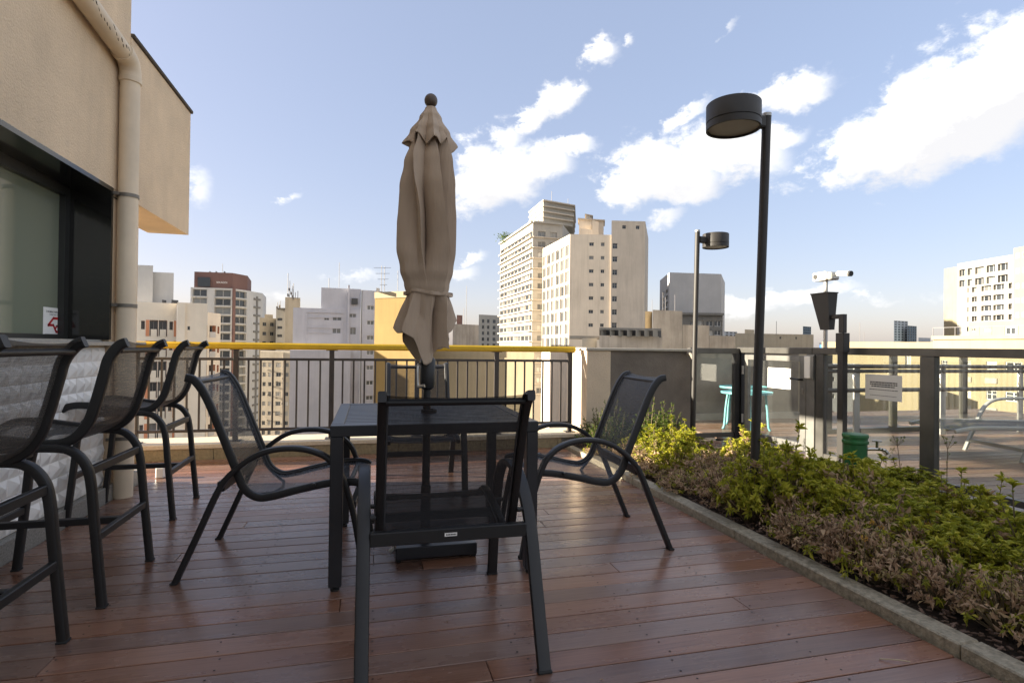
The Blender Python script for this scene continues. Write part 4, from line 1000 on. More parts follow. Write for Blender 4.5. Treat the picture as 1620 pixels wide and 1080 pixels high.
# bark mulch and fallen leaves
b = MB(); rr = random.Random(5)
for k in range(3600):
    x_ = KX+.11+abs(rr.gauss(0, .42)); y_ = rr.uniform(.9, 5.7)
    if x_ > 4.1 or blocked(x_, y_): continue
    a = rr.uniform(0, 6.28); L_ = rr.uniform(.010, .032); w = L_*rr.uniform(.25, .5); c, s = math.cos(a), math.sin(a); z_ = .022+.028*min(1, (x_-X0)/.25)+rr.uniform(.004, .022); tz = rr.uniform(-.35, .35)
    q = [(-L_/2, -w/2), (L_/2, -w/2), (L_/2, w/2), (-L_/2, w/2)]; h_ = rr.uniform(.002, .005)
    pts = [(x_+u*c-v*s, y_+u*s+v*c, z_+u*tz) for u, v in q]; b.add(pts+[(p[0], p[1], p[2]+h_) for p in pts], [(4, 5, 6, 7), (0, 1, 5, 4), (1, 2, 6, 5), (2, 3, 7, 6), (3, 0, 4, 7)])
tag(b.build('bark_mulch', 'mulch'), 'brown bark chips and fallen leaves covering the planter soil', 'mulch', None, 'stuff')
# leaf litter on the deck
b = MB()
for k in range(34):
    p = Vector((rr.uniform(-.4, 2.05), rr.uniform(1.35, 4.6), .003)); a = rr.uniform(0, 6.28); leaf(b, p, Vector((math.cos(a), math.sin(a), .05)), Vector((0, 0, 1)), rr.uniform(.006, .018), rr.uniform(.002, .005))
tag(b.build('leaf_litter', 'leaf_dry'), 'scattered dry bits of leaf lying on the wooden deck', 'litter', None, 'stuff')
p = on_z(1423, 1047, .004); tag(MB().tube(smooth_path([(p.x-.05, p.y+.035, .004), (p.x, p.y, .012), (p.x+.04, p.y-.006, .004)], 4), .0018, 6).build('straw', mat('straw', (.42, .33, .2), .8)), 'pale bent twig lying on the deck near the kerb', 'twig')
# green standpipe with tap
gpp = thing('green_standpipe', 'green painted pipe stub with a chrome tap standing in the planter', 'standpipe', (3.83, 3.69, 0))
MB().lathe(0, 0, [(.086, .02), (.086, .345), (.094, .350), (.096, .362), (.094, .374), (.088, .378), (.088, .395), (.094, .398), (.096, .412), (.092, .424), (.080, .426), (.001, .427)], 32).build('pipe', 'green_paint', gpp)
tp = MB().tube(smooth_path([(.06, -.06, .31), (.11, -.10, .315), (.15, -.135, .31), (.165, -.15, .28)], 4), .013, 12).build('tap', 'chrome', gpp)
MB().tube([(.11, -.10, .32), (.11, -.10, .375)], .010, 10).tube([(.085, -.08, .378), (.135, -.12, .378)], .008, 8).build('tap_handle', 'chrome', tp)

# ================================================================== THE CITY BEYOND
mat('pane_dark', (0.035, 0.04, 0.045), 0.12, spec=0.7, rnd=0.5)
mat('pane_mid', (0.16, 0.165, 0.16), 0.2, spec=0.6, rnd=0.5)
mat('pane_pale', (0.42, 0.40, 0.35), 0.3, spec=0.6, rnd=0.45)
mat('white_frame', (0.72, 0.70, 0.65), 0.6); mat('grey_frame', (0.30, 0.29, 0.27), 0.6); mat('dark_trim', (0.07, 0.07, 0.07), 0.7); mat('antenna', (0.16, 0.15, 0.15), 0.6)
def bm_(name, col, stain=.25, var=.08): return mat(name, col, .9, var=var, vscale=.25, stain=stain, bump=.1, bscale=4)
bm_('b_cream', (.74, .66, .54), .08); bm_('b_terra', (.60, .26, .14), .1); bm_('b_ltgrey', (.50, .49, .47), .15); bm_('b_brown', (.17, .095, .08), .1); bm_('b_beige', (.42, .36, .27), .3)
bm_('b_dkgrey', (.20, .19, .17), .3); bm_('b_lav', (.50, .495, .525), .15); bm_('b_yellow', (.25, .165, .055), .22); bm_('b_pale', (.32, .265, .17), .25); bm_('b_white', (.36, .34, .30), .15)
bm_('b_tan', (.50, .44, .365), .3); bm_('b_conc', (.40, .345, .28), .55, .25); bm_('b_slab', (.44, .43, .42), .08); bm_('b_far', (.40, .41, .42), .1); bm_('b_gold', (.28, .235, .145), .2); bm_('b_bright', (.31, .295, .26), .1)
bm_('b_glassy', (.13, .17, .20), .1)
WIN = {}
def win_mesh(kind):
    """unit window in the plane y=0 (outside is -y): frame 1 x 1, pane"""
    if kind in WIN: return WIN[kind]
    f = MB(); t = .07
    f.box(-.5, .5, -.06, .06, -.5, -.5+t).box(-.5, .5, -.06, .06, .5-t, .5).box(-.5, -.5+t, -.06, .06, -.5+t, .5-t).box(.5-t, .5, -.06, .06, -.5+t, .5-t)
    if kind != 'single': f.box(-.03, .03, -.05, .05, -.5+t, .5-t)
    if kind == 'quad': f.box(-.5+t, .5-t, -.045, .045, .08, .13)
    fo = f.build('window', 'white_frame'); po = MB().add([(-.5+t, .02, -.5+t), (.5-t, .02, -.5+t), (.5-t, .02, .5-t), (-.5+t, .02, .5-t)], [(0, 1, 2, 3)]).build('pane', 'pane_dark')
    WIN[kind] = (fo.data, po.data); bpy.data.objects.remove(fo); bpy.data.objects.remove(po); return WIN[kind]
class Bld:
    """prism building; faces may carry recessed windows"""
    def __init__(s, label, plan, ztop, wall, cat='building', name='apartment_building'):
        s.plan = [Vector((p.x, p.y)) for p in plan]; s.zt = ztop; s.wall = wall; c = sum(s.plan, Vector((0, 0)))/len(plan)
        s.root = thing(name, label, cat, (c.x, c.y, GROUND_Z)); s.inv = Matrix.Translation((-c.x, -c.y, -GROUND_Z)); s.mb = MB(); s.done = set()
        # make the plan counter-clockwise so that outward normals are known
        ar = sum(a.x*b_.y-b_.x*a.y for a, b_ in zip(s.plan, s.plan[1:]+s.plan[:1])); s.ccw = ar > 0
        s.reveal = wall
    def part(s, name, m_, mb, par_=None):
        o = mb.build(name, m_, s.root); o.matrix_parent_inverse = s.inv; return o
    def frame(s, i):
        a = s.plan[i]; b_ = s.plan[(i+1) % len(s.plan)]; d = (b_-a).normalized(); n = Vector((d.y, -d.x)) if s.ccw else Vector((-d.y, d.x))
        return a, d, n, (b_-a).length
    def uz(s, i, px, py):
        """pixel -> (u, z) on face i"""
        a, d, n, L_ = s.frame(i); r = pray(px, py); o = Vector((CC.x, CC.y)); den = r.x*n.x+r.y*n.y; t = (a-o).dot(n)/den
        p = o+Vector((r.x, r.y))*t; return (p-a).dot(d), CAMH+r.z*t
    def face(s, i, rects=(), depth=.25, z0=GROUND_Z, frame_mat='white_frame', pane='pane_dark', kind='double', as_parts=True, reveal=None):
        """wall with holes; rects = [(u0,u1,z0,z1)]"""
        s.done.add(i); a, d, n, L_ = s.frame(i)
        def P(u, z, k=0.0): q = a+d*u-n*k; return (q.x, q.y, z)
        us = sorted({0.0, L_, *[r[0] for r in rects], *[r[1] for r in rects]}); zs = sorted({z0, s.zt, *[r[2] for r in rects], *[r[3] for r in rects]})
        us = [u for u in us if 0 <= u <= L_]; zs = [z for z in zs if z0 <= z <= s.zt]
        for u0_, u1_ in zip(us[:-1], us[1:]):
            run = None
            for z0_, z1_ in zip(zs[:-1], zs[1:]):
                um, zm = (u0_+u1_)/2, (z0_+z1_)/2; hole = any(r[0] < um < r[1] and r[2] < zm < r[3] for r in rects)
                if not hole:
                    run = (run[0], z1_) if run else (z0_, z1_)
                if hole or z1_ == zs[-1]:
                    if run: s.mb.add([P(u0_, run[0]), P(u1_, run[0]), P(u1_, run[1]), P(u0_, run[1])], [(0, 1, 2, 3)])
                    run = None
        ang = math.atan2(d.y, d.x); fl_ = 0 if s.ccw else math.pi
        for (u0_, u1_, z0_, z1_) in rects:
            s.mb.add([P(u0_, z0_), P(u1_, z0_), P(u1_, z1_), P(u0_, z1_), P(u0_, z0_, depth), P(u1_, z0_, depth), P(u1_, z1_, depth), P(u0_, z1_, depth)],
                     [(0, 1, 5, 4), (1, 2, 6, 5), (2, 3, 7, 6), (3, 0, 4, 7)], 1 if reveal else 0)
            if reveal: s.reveal = reveal
            if not as_parts: continue
            fd, pd = win_mesh(kind); q = a+d*((u0_+u1_)/2)-n*(depth*.75)
            o = link('window', fd, s.root); o.matrix_parent_inverse = s.inv; o.location = (q.x, q.y, (z0_+z1_)/2); o.rotation_euler[2] = ang+fl_; o.scale = (u1_-u0_, 1, z1_-z0_)
            o.material_slots[0].link = 'OBJECT'; o.material_slots[0].material = MATS[frame_mat]
            pn = link('pane', pd, o); pn.material_slots[0].link = 'OBJECT'; pn.material_slots[0].material = MATS[pane if isinstance(pane, str) else random.choice(pane)]
        if not as_parts and rects:
            b = MB(); e = .98
            for (u0_, u1_, z0_, z1_) in rects: b.add([P(u0_, z0_, depth*e), P(u1_, z0_, depth*e), P(u1_, z1_, depth*e), P(u0_, z1_, depth*e)], [(0, 1, 2, 3)])
            s.part('glazing', pane if isinstance(pane, str) else pane[0], b)['kind'] = 'stuff'
    def band(s, i, z0, z1, proud, m_, u0=0, u1=None, name='floor_band'):
        a, d, n, L_ = s.frame(i); u1 = L_ if u1 is None else u1
        def Q(u, k): q = a+d*u+n*k; return (q.x, q.y)
        poly = [Q(u0, -.05), Q(u1, -.05), Q(u1, proud), Q(u0, proud)]; poly = poly if s.ccw else poly
        return s.part(name, m_, MB().prism(poly, z0, z1))
    def finish(s, roof=True, parapet=None):
        for i in range(len(s.plan)):
            if i not in s.done: s.face(i)
        n = len(s.plan)
        s.mb.add([(p.x, p.y, s.zt) for p in s.plan], [tuple(range(n))])
        o = s.mb.build('wall', [s.wall, s.reveal], s.root); o.matrix_parent_inverse = s.inv
        # consistent normals are not needed for two sided shading
        return s.root
def grid(cols, rows): return [(u0_, u1_, z0_, z1_) for (u0_, u1_) in cols for (z0_, z1_) in rows]
def zof(px, D, py): return (CC+pray(px, py)*D).z
def box4(px0, D0, px1, D1, deep):
    """plan: front edge from (px0,D0) to (px1,D1), running back away from the terrace"""
    q = [at_d(px0, D0), at_d(px1, D1), at_d(px1-.3, D1+deep), at_d(px0+.3, D0+deep)]
    return [Vector((p.x, p.y)) for p in q]
def mast(bl, px, D, y0, y1, r=.06, name='antenna'):
    p = at_d(px, D); return bl.part(name, 'antenna', MB().tube([(p.x, p.y, zof(px, D, y0)), (p.x, p.y, zof(px, D, y1))], r, 5))
def slabpart(bl, name, m_, px0, px1, D, y_top, y_bot, deep, D1=None):
    pl = box4(px0, D, px1, D1 if D1 else D*1.012, deep); return bl.part(name, m_, MB().prism([(p.x, p.y) for p in pl], zof((px0+px1)/2, D, y_bot), zof((px0+px1)/2, D, y_top)))

# --- cream block with terracotta balconies (left)
D = 82
A = Bld('cream apartment block with orange balconies on the far left', box4(190, 80, 279, 84, 16), zof(240, 82, 478), 'b_cream')
fh_ = 3.05; zt = A.zt
cols = []
def ucol(bl, i, x0, x1, y_=550): return tuple(sorted((bl.uz(i, x0, y_)[0], bl.uz(i, x1, y_)[0])))
rows_b = []; rows_w = []
for k in range(8):
    top = zof(240, 82, 506)-k*fh_*1.0; rows_b.append((top-2.4, top)); rows_w.append((top-1.4, top-.15))
bal = grid([ucol(A, 0, 236, 249.5), ucol(A, 0, 250.5, 264)], rows_b); wins = grid([ucol(A, 0, 222.5, 228.5), ucol(A, 0, 267.5, 273)], rows_w)
a_, d_, n_, L_ = A.frame(0)
A.face(0, bal+wins, depth=1.0, reveal='b_terra', pane=['pane_mid', 'pane_dark'], frame_mat='grey_frame')
for (u0_, u1_, z0_, z1_) in bal: A.band(0, z0_, z0_+1.05, .06, 'b_cream', u0_+.15, u1_-.15, 'balcony_front')
for k, (z0_, z1_) in enumerate(rows_b):
    for x0_, x1_ in ((230, 235.5), (274.5, 278)): u = ucol(A, 0, x0_, x1_); A.band(0, z0_, z1_, .04, 'b_terra', u[0], u[1], 'terracotta_panel')
A.finish(); slabpart(A, 'roof_block', 'b_ltgrey', 180, 240, 88, 418, 480, 8); slabpart(A, 'roof_block', 'b_ltgrey', 234, 273, 90, 430, 482, 8)
slabpart(A, 'roof_tank', 'dark_trim', 255, 262, 86, 474, 479, 2); slabpart(A, 'roof_tank', 'dark_trim', 270, 281, 87, 474, 480, 2)
B = Bld('plain cream stair tower right of the orange balconies', box4(279.5, 82, 327, 84, 14), zof(300, 83, 479), 'b_cream')
B.face(0, grid([ucol(B, 0, 296, 300)], [(zof(300, 83, 522)-k*fh_, zof(300, 83, 516)-k*fh_) for k in range(8)]), kind='single', frame_mat='grey_frame'); B.finish()
B.band(0, GROUND_Z, B.zt-.05, .5, 'b_cream', ucol(B, 0, 279.5, 292)[0], ucol(B, 0, 279.5, 292)[1], 'pilaster')
C = Bld('cream wing with orange shuttered balconies beside the stair tower', box4(327.5, 85, 348.5, 89, 14), zof(338, 87, 495), 'b_cream')
rb_ = [(zof(338, 87, 534)-k*fh_, zof(338, 87, 515)-k*fh_) for k in range(8)]
C.face(0, grid([ucol(C, 0, 331, 341)], rb_)+grid([ucol(C, 0, 343.5, 346.5)], [(z1_-1.2, z1_-.1) for z0_, z1_ in rb_]), depth=.8, reveal='b_terra', frame_mat='grey_frame'); C.finish()
for (z0_, z1_) in rb_: u = ucol(C, 0, 331, 341); C.band(0, z0_, z0_+.9, .05, 'b_ltgrey', u[0]+.1, u[1]-.1, 'balcony_front')

# --- brown and grey tower
D = 190
T_ = Bld('tall grey and brown tower with glazed balconies behind the cream block', [*(Vector((at_d(x_, d).x, at_d(x_, d).y)) for x_, d in ((300, 187), (366, 190), (391, 197), (414, 207))), *(Vector((at_d(x_, d).x, at_d(x_, d).y)) for x_, d in ((420, 225), (312, 225)))], zof(350, 190, 456), 'b_ltgrey')
fl3 = 2.95; rows_ = [(zof(350, 190, 469.6)-k*fl3, zof(350, 190, 458.8)-k*fl3) for k in range(17)]
T_.face(0, grid([ucol(T_, 0, 303, 326), ucol(T_, 0, 338, 364)], rows_), depth=.9, pane=['pane_dark', 'pane_mid'], frame_mat='grey_frame')
T_.face(1, grid([ucol(T_, 1, 371, 389)], rows_), depth=.9, pane=['pane_dark', 'pane_mid'], frame_mat='grey_frame')
T_.face(2); T_.finish()
for (z0_, z1_) in rows_:
    for i_, (xa, xb) in ((0, (302, 327)), (0, (337, 365)), (1, (370.5, 389.5))): u = ucol(T_, i_, xa, xb); T_.band(i_, z0_-.40, z0_-.02, .45, 'b_ltgrey', u[0], u[1], 'balcony_slab')
    u = ucol(T_, 2, 400, 410); T_.band(2, z0_, z0_+.7, .3, 'b_dkgrey', u[0], u[1], 'dark_ledge')
u = ucol(T_, 2, 404, 406.5); T_.band(2, zof(404, 200, 680), T_.zt-1.5, .18, 'b_dkgrey', u[0], u[1], 'dark_strip')
u = ucol(T_, 1, 366.2, 370); T_.band(1, GROUND_Z, T_.zt+.2, .4, 'b_brown', u[0], u[1], 'brown_strip')
rfp = [Vector((at_d(x_, d).x, at_d(x_, d).y)) for x_, d in ((305.5, 188), (366, 190.5), (390, 198), (396, 215), (316, 215))]
pn_ = T_.part('penthouse', 'b_brown', MB().prism([(p.x, p.y) for p in rfp], T_.zt+.01, zof(340, 190, 431)))
slabpart(T_, 'penthouse_window', 'pane_dark', 311, 331, 187.4, 438, 453, 1.5, 188.5); mast(T_, 350, 195, 431, 417, .08)
for q in (329, 339, 352): slabpart(T_, 'vent', 'b_dkgrey', q, q+3, 195, 428.5, 432, 2)
pw0 = at_d(340, 190.2, 446)
b = MB(); 
text_o = text_mesh('roof_lettering', 'SEKAOOI', .82, 'paper', T_.root, (0, 0, 0), (RAD(90), 0, 0)); text_o.matrix_parent_inverse = T_.inv
a_, d_, n_, L_ = T_.frame(0); q = at_d(351, 188.9, 448); text_o.location = q; text_o.rotation_euler = (RAD(90), 0, math.atan2(d_.y, d_.x)); text_o.name = 'roof_lettering'

# --- far cream towers and antenna block between
E_ = Bld('distant pale apartment tower with small windows seen through the railing', box4(410, 172, 440, 178, 14), zof(425, 175, 503), 'b_beige')
E_.face(0, grid([ucol(E_, 0, 415, 421), ucol(E_, 0, 427, 433)], [(zof(425, 175, 516)-k*2.95, zof(425, 175, 510)-k*2.95) for k in range(14)]), frame_mat='grey_frame'); E_.finish()
slabpart(E_, 'roof_box', 'b_beige', 418, 431, 178, 497, 505, 5)
G_ = Bld('dark grey block crowned with radio antennas', box4(436, 168, 456, 168, 14), zof(445, 168, 487), 'b_dkgrey'); 
G_.face(0, grid([ucol(G_, 0, 438, 446)], [(zof(445, 168, 505+k*13)-.4, zof(445, 168, 505+k*13)+.4) for k in range(12)]), depth=.3, as_parts=False); G_.finish()
slabpart(G_, 'antenna_tower', 'b_beige', 450, 474, 165, 470, 700, 8)
for q, y_ in ((454, 432), (457, 444), (461, 452), (463, 448), (466, 462), (438, 478), (442, 476), (470, 460)): mast(G_, q, 166, 472 if q > 449 else 488, y_, .10)
for k, (q, y_) in enumerate(((455, 455), (458, 461), (453, 464), (460, 466), (463, 470), (440, 482), (436, 484))): slabpart(G_, 'dish_cluster', 'antenna', q, q+3.0, 165.5, y_, y_+4.5, .6)
F_ = Bld('old cream apartment block with air conditioners seen between the balusters', box4(412, 148, 466, 148, 12), zof(440, 148, 556), 'b_beige')
rows_ = [(zof(440, 148, 577+15.3*k)-.55, zof(440, 148, 577+15.3*k)+.55) for k in range(10)]
F_.face(0, grid([ucol(F_, 0, 416, 421), ucol(F_, 0, 425, 430), ucol(F_, 0, 437, 445), ucol(F_, 0, 452, 457)], rows_), depth=.3, pane=['pane_dark', 'pane_mid', 'pane_pale'], frame_mat='grey_frame'); F_.finish()

for k in range(11):
    x_ = (423.5, 446.5, 433)[k % 3]; y_ = 584+13.2*k; slabpart(F_, 'air_conditioner', 'b_ltgrey', x_, x_+2.6, 147.2, y_, y_+2.6, .7)
    if k % 2: slabpart(F_, 'laundry_rack', 'dark_trim', 437, 446, 147.3, y_+6, y_+7, .5)
u = ucol(F_, 0, 447.5, 448.6); F_.band(0, GROUND_Z, F_.zt-.2, .15, 'b_conc', u[0], u[1], 'drain_pipe')
# --- lavender grey block
D = 108
V = Bld('lavender grey block with a stepped blank gable behind the railing', box4(463, 107, 570, 111, 15), zof(480, D, 487), 'b_lav')
V.face(0, [(*ucol(V, 0, 512, 520), zof(515, D, 506), zof(515, D, 501)), (*ucol(V, 0, 525, 540), zof(515, D, 506), zof(515, D, 501)), (*ucol(V, 0, 525, 539), zof(530, D, 527), zof(530, D, 519)),
           (*ucol(V, 0, 553, 563), zof(555, D, 529), zof(555, D, 517)), (*ucol(V, 0, 551, 563), zof(555, D, 501), zof(555, D, 495))], depth=.3, frame_mat='b_lav', pane='pane_mid'); V.finish()
for y_ in (493.5, 501.5, 517.5, 525.5):
    u = ucol(V, 0, 484, 542 if y_ < 500 else 524); z_ = zof(500, D, y_); V.band(0, z_-.1, z_+.1, .18, 'b_lav', u[0], u[1], 'moulding')
for x_ in (484, 541): u = ucol(V, 0, x_, x_+1.4); V.band(0, zof(500, D, 546), zof(500, D, 493), .16, 'b_lav', u[0], u[1], 'moulding')
slabpart(V, 'upper_block', 'b_lav', 507, 570, 109, 455, 490, 12, 111.4); slabpart(V, 'lower_block', 'b_lav', 459, 555, 103.5, 554, 1100, 3, 107)
u = ucol(V, 0, 549, 552); V.band(0, zof(550, D, 545), zof(550, D, 449), .35, 'b_lav', u[0], u[1], 'flue')
q0_ = ucol(V, 0, 555, 565); V.part('vent_window', 'dark_trim', MB().prism([((V.plan[0]+V.frame(0)[1]*u_-V.frame(0)[2]*k_).x, (V.plan[0]+V.frame(0)[1]*u_-V.frame(0)[2]*k_).y) for u_, k_ in ((q0_[0], -.02), (q0_[1], -.02), (q0_[1], .3), (q0_[0], .3))], zof(560, D, 480), zof(560, D, 470)))
mast(V, 535, D+4, 455, 415, .05); mast(V, 519, D+4, 455, 440, .07)
V2 = Bld('narrow lavender wing with a column of windows beside the yellow building', box4(570.5, 111.2, 604, 113.5, 13), zof(580, D, 456), 'b_lav')
V2.face(0, grid([ucol(V2, 0, 580, 591.5)], [(zof(585, D+2, 489+24.2*k), zof(585, D+2, 482+24.2*k)) for k in range(9)]), depth=.3, frame_mat='white_frame', pane='pane_mid'); V2.finish()
u = ucol(V2, 0, 570.6, 571.6); V2.band(0, GROUND_Z, V2.zt-.1, .12, 'b_dkgrey', u[0], u[1], 'drain_pipe')

# --- yellow building
D = 84
Yb = Bld('bright yellow rendered building half hidden by the closed parasol', box4(592, 86, 668, 82.5, 14), zof(620, 84, 461), 'b_yellow'); Yb.finish()
u = (0, Yb.frame(0)[3]); Yb.band(0, Yb.zt-.9, Yb.zt+.05, .12, 'b_pale', u[0], u[1], 'cornice')
for q, y_ in ((602, 420), (607, 421), (628, 428)): mast(Yb, q, 86, 461, y_, .05)
for k in range(4): 
    p = CC+pray(604, 424+k*9)*86; Yb.part('aerial', 'antenna', MB().tube([(p.x-1.2+.3*k, p.y, p.z), (p.x+1.4-.2*k, p.y, p.z+.1)], .035, 4))
slabpart(Yb, 'satellite_dish', 'b_ltgrey', 594, 599.5, 84, 455, 461, .6)
Yl = Bld('pale yellow lower building across the street behind the table', box4(640, 90, 845, 82, 10), zof(745, 84, 551), 'b_pale'); Yl.finish()
u = (0, Yl.frame(0)[3]); Yl.band(0, zof(745, 84, 568), zof(745, 84, 565), .15, 'b_pale', u[0], u[1], 'cornice')
Yo = Bld('weathered old roof block right of the parasol above the yellow handrail', box4(716, 100, 757, 104, 10), zof(735, 102, 513), 'b_conc'); Yo.finish(); slabpart(Yo, 'roof_hut', 'b_brown', 722, 731, 106, 498, 515, 3)
mast(Yo, 737, 104, 514, 452, .05); mast(Yo, 733, 104, 514, 487, .05)

# --- small white far block
S_ = Bld('small far white apartment block left of the banded tower', box4(757, 255, 790, 262, 20), zof(770, 258, 498), 'b_white')
S_.face(0, grid([ucol(S_, 0, 762, 766), ucol(S_, 0, 770, 774), ucol(S_, 0, 779, 784)], [(zof(770, 258, 511+9.5*k), zof(770, 258, 505+9.5*k)) for k in range(9)]), frame_mat='grey_frame', kind='single'); S_.finish()

# --- white banded tower
def pl(*cs): return [Vector((at_d(x_, d).x, at_d(x_, d).y)) for x_, d in cs]
W_ = Bld('white banded tower with stacked horizontal window strips', pl((790, 183), (841, 150), (888, 153), (905, 172), (880, 205), (815, 215)), zof(841, 150, 350), 'b_white')
pit = 2.83; strips = [(zof(841, 150, 372.6)-k*pit, zof(841, 150, 364.4)-k*pit) for k in range(16)]
Lw = W_.frame(0)[3]; nW = 9
W_.face(0, [(.35, Lw-.35, z0_, z1_) for z0_, z1_ in strips], depth=.45, as_parts=False, pane='b_conc')
wa, wd, wn, _L = W_.frame(0); wang = math.atan2(wd.y, wd.x)+(0 if W_.ccw else math.pi)
for k_, (z0_, z1_) in enumerate(strips):
    for j_ in range(nW):
        q = wa+wd*(Lw*(j_+.5)/nW)-wn*.34; fd, pd = win_mesh('double')
        o = link('window', fd, W_.root); o.matrix_parent_inverse = W_.inv; o.location = (q.x, q.y, (z0_+z1_)/2); o.rotation_euler[2] = wang; o.scale = (Lw/nW*.70, 1, (z1_-z0_)*.94)
        o.material_slots[0].link = 'OBJECT'; o.material_slots[0].material = MATS['dark_trim']
        pn = link('pane', pd, o); pn.material_slots[0].link = 'OBJECT'; pn.material_slots[0].material = MATS[random.choice(['pane_dark', 'pane_dark', 'pane_mid'])]
r_ = [(*ucol(W_, 1, 849, 861), z0_-.1, z1_) for z0_, z1_ in strips]+[(*ucol(W_, 1, 868, 879), z0_-.1, z1_) for z0_, z1_ in strips[:6]]
W_.face(1, r_, depth=.35, pane=['pane_dark', 'pane_mid', 'pane_pale'], frame_mat='grey_frame'); W_.finish()
for (z0_, z1_) in strips:
    W_.band(0, z0_-.42, z0_-.10, .75, 'b_tan', name='floor_band'); W_.band(1, z0_-.35, z0_-.12, .45, 'b_tan', 0, W_.frame(1)[3]*.92, name='floor_band')
W_.band(0, W_.zt-.3, W_.zt+.15, .6, 'b_white', name='cornice'); W_.band(1, W_.zt-.3, W_.zt+.15, .6, 'b_white', name='cornice')
for k in range(4):
    cp = pl((835-k*.0, 172), (857, 158), (904+k*.7, 164), (905+k*.7, 185)); zz0 = zof(857, 158, 352-8.6*k); zz1 = zof(857, 158, 352-8.6*(k+1))
    W_.part('crown_tier', 'b_white', MB().prism([(p.x, p.y) for p in cp], zz0+.3, zz1)); cp2 = pl((833.5, 172), (857, 157.2), (905.5+k*.7, 163), (907+k*.7, 186)); W_.part('crown_slab', 'b_tan', MB().prism([(p.x, p.y) for p in cp2], zz1-.02, zz1+.30))
mast(W_, 870, 165, 321, 302, .07); mast(W_, 896, 170, 321, 314, .07)
pp = at_d(802, 178, 377)
b = MB(); rr = random.Random(3)
for k in range(260): leaf(b, Vector(pp)+Vector((rr.gauss(0, 1.3), rr.gauss(0, .8), rr.uniform(-1.3, 1.6))), rdir(rr), Vector((0, 0, 1)), .7, .35)
W_.part('roof_plants', 'leaf_dark', b)['kind'] = 'stuff'

# --- tan building
N_ = Bld('tan concrete building with a glazed side and three columns of windows', pl((857, 136), (900, 118), (966, 118.3), (985, 136), (870, 160)), zof(900, 118, 370), 'b_tan')
Lw = N_.frame(0)[3]; r_ = []; p9 = zof(900, 118, 385)-zof(900, 118, 406)
for k in range(8):
    z1_ = zof(900, 118, 386)-k*p9
    for j in range(6): r_.append((Lw*(j+.08)/6, Lw*(j+.92)/6, z1_-p9*.80, z1_))
N_.face(0, r_, depth=.45, pane=['pane_mid', 'pane_mid', 'pane_dark'], frame_mat='grey_frame')
r_ = []
for k in range(8):
    yb_ = 387+21.2*k
    r_ += [(*ucol(N_, 1, 930.5, 938), zof(940, 119, yb_+3), zof(940, 119, yb_-2.5)), (*ucol(N_, 1, 949, 955), zof(940, 119, yb_+3), zof(940, 119, yb_-2.5))]
N_.face(1, r_, depth=.25, pane=['pane_dark', 'pane_mid'], frame_mat='grey_frame'); N_.finish()
N2 = Bld('taller blank tan stairwell slab at the right end of the glazed building', pl((965.5, 118.0), (1019, 118.5), (1024, 137), (975, 137)), zof(990, 120, 352), 'b_tan')
r_ = [(*ucol(N2, 0, 967.5, 975.5), zof(970, 119.5, 395+20.7*k), zof(970, 119.5, 386.5+20.7*k)) for k in range(8)]+[(*ucol(N2, 0, x_, x_+6), zof(990, 120, 364.5), zof(990, 120, 359)) for x_ in (982.5, 1004)]
N2.face(0, r_, depth=.25, pane='pane_dark', frame_mat='grey_frame', kind='quad'); N2.finish()
for x0_, x1_, d_, y0_, y1_ in ((914, 953, 132, 346, 372), (935, 945, 128, 348, 372), (916, 937, 126, 361, 372), (925, 934, 133, 339, 347)): slabpart(N_, 'roof_house', 'b_tan', x0_, x1_, d_, y0_, y1_, 5)
slabpart(N_, 'roof_lid', 'b_conc', 912, 955, 131.5, 344.5, 346.5, 6); slabpart(N_, 'roof_lid', 'b_conc', 923, 936, 132.6, 337.5, 339, 5)

# --- weathered concrete block behind the parapet
K_ = Bld('weathered concrete rooftop with a row of notches above the parapet', box4(948, 58, 1048, 60, 12), zof(985, 59, 531), 'b_conc'); K_.finish()
for k in range(7):
    x_ = 951+k*13.6; slabpart(K_, 'notch_block', 'b_dkgrey', x_, x_+8, 58.2, 521, 532.5, .5)
slabpart(K_, 'notch_lintel', 'b_dkgrey', 948, 1046, 58.1, 518.5, 522, .8); slabpart(K_, 'dark_recess', 'dark_trim', 948, 1046, 59.2, 522, 533, .4)
slabpart(K_, 'white_panel', 'b_bright', 921, 944, 59, 535, 600, 2); slabpart(K_, 'low_roof', 'b_dkgrey', 900, 948, 62, 531, 536, 4)
K2 = Bld('stained concrete gable stepping down to the right behind the parapet', box4(1032, 70, 1079, 72, 12), zof(1055, 71, 491), 'b_conc'); K2.finish()
slabpart(K2, 'lower_step', 'b_conc', 1079.5, 1122, 73, 514, 700, 8); slabpart(K2, 'lowest_step', 'b_conc', 1122.5, 1163, 75, 531, 700, 8); slabpart(K2, 'pale_hut', 'b_pale', 1020, 1031.5, 71, 492, 700, 6)
for q, y_ in ((1048, 462), (1052, 470), (1067, 466), (1031, 474)): mast(K2, q, 74, 492, y_, .03)
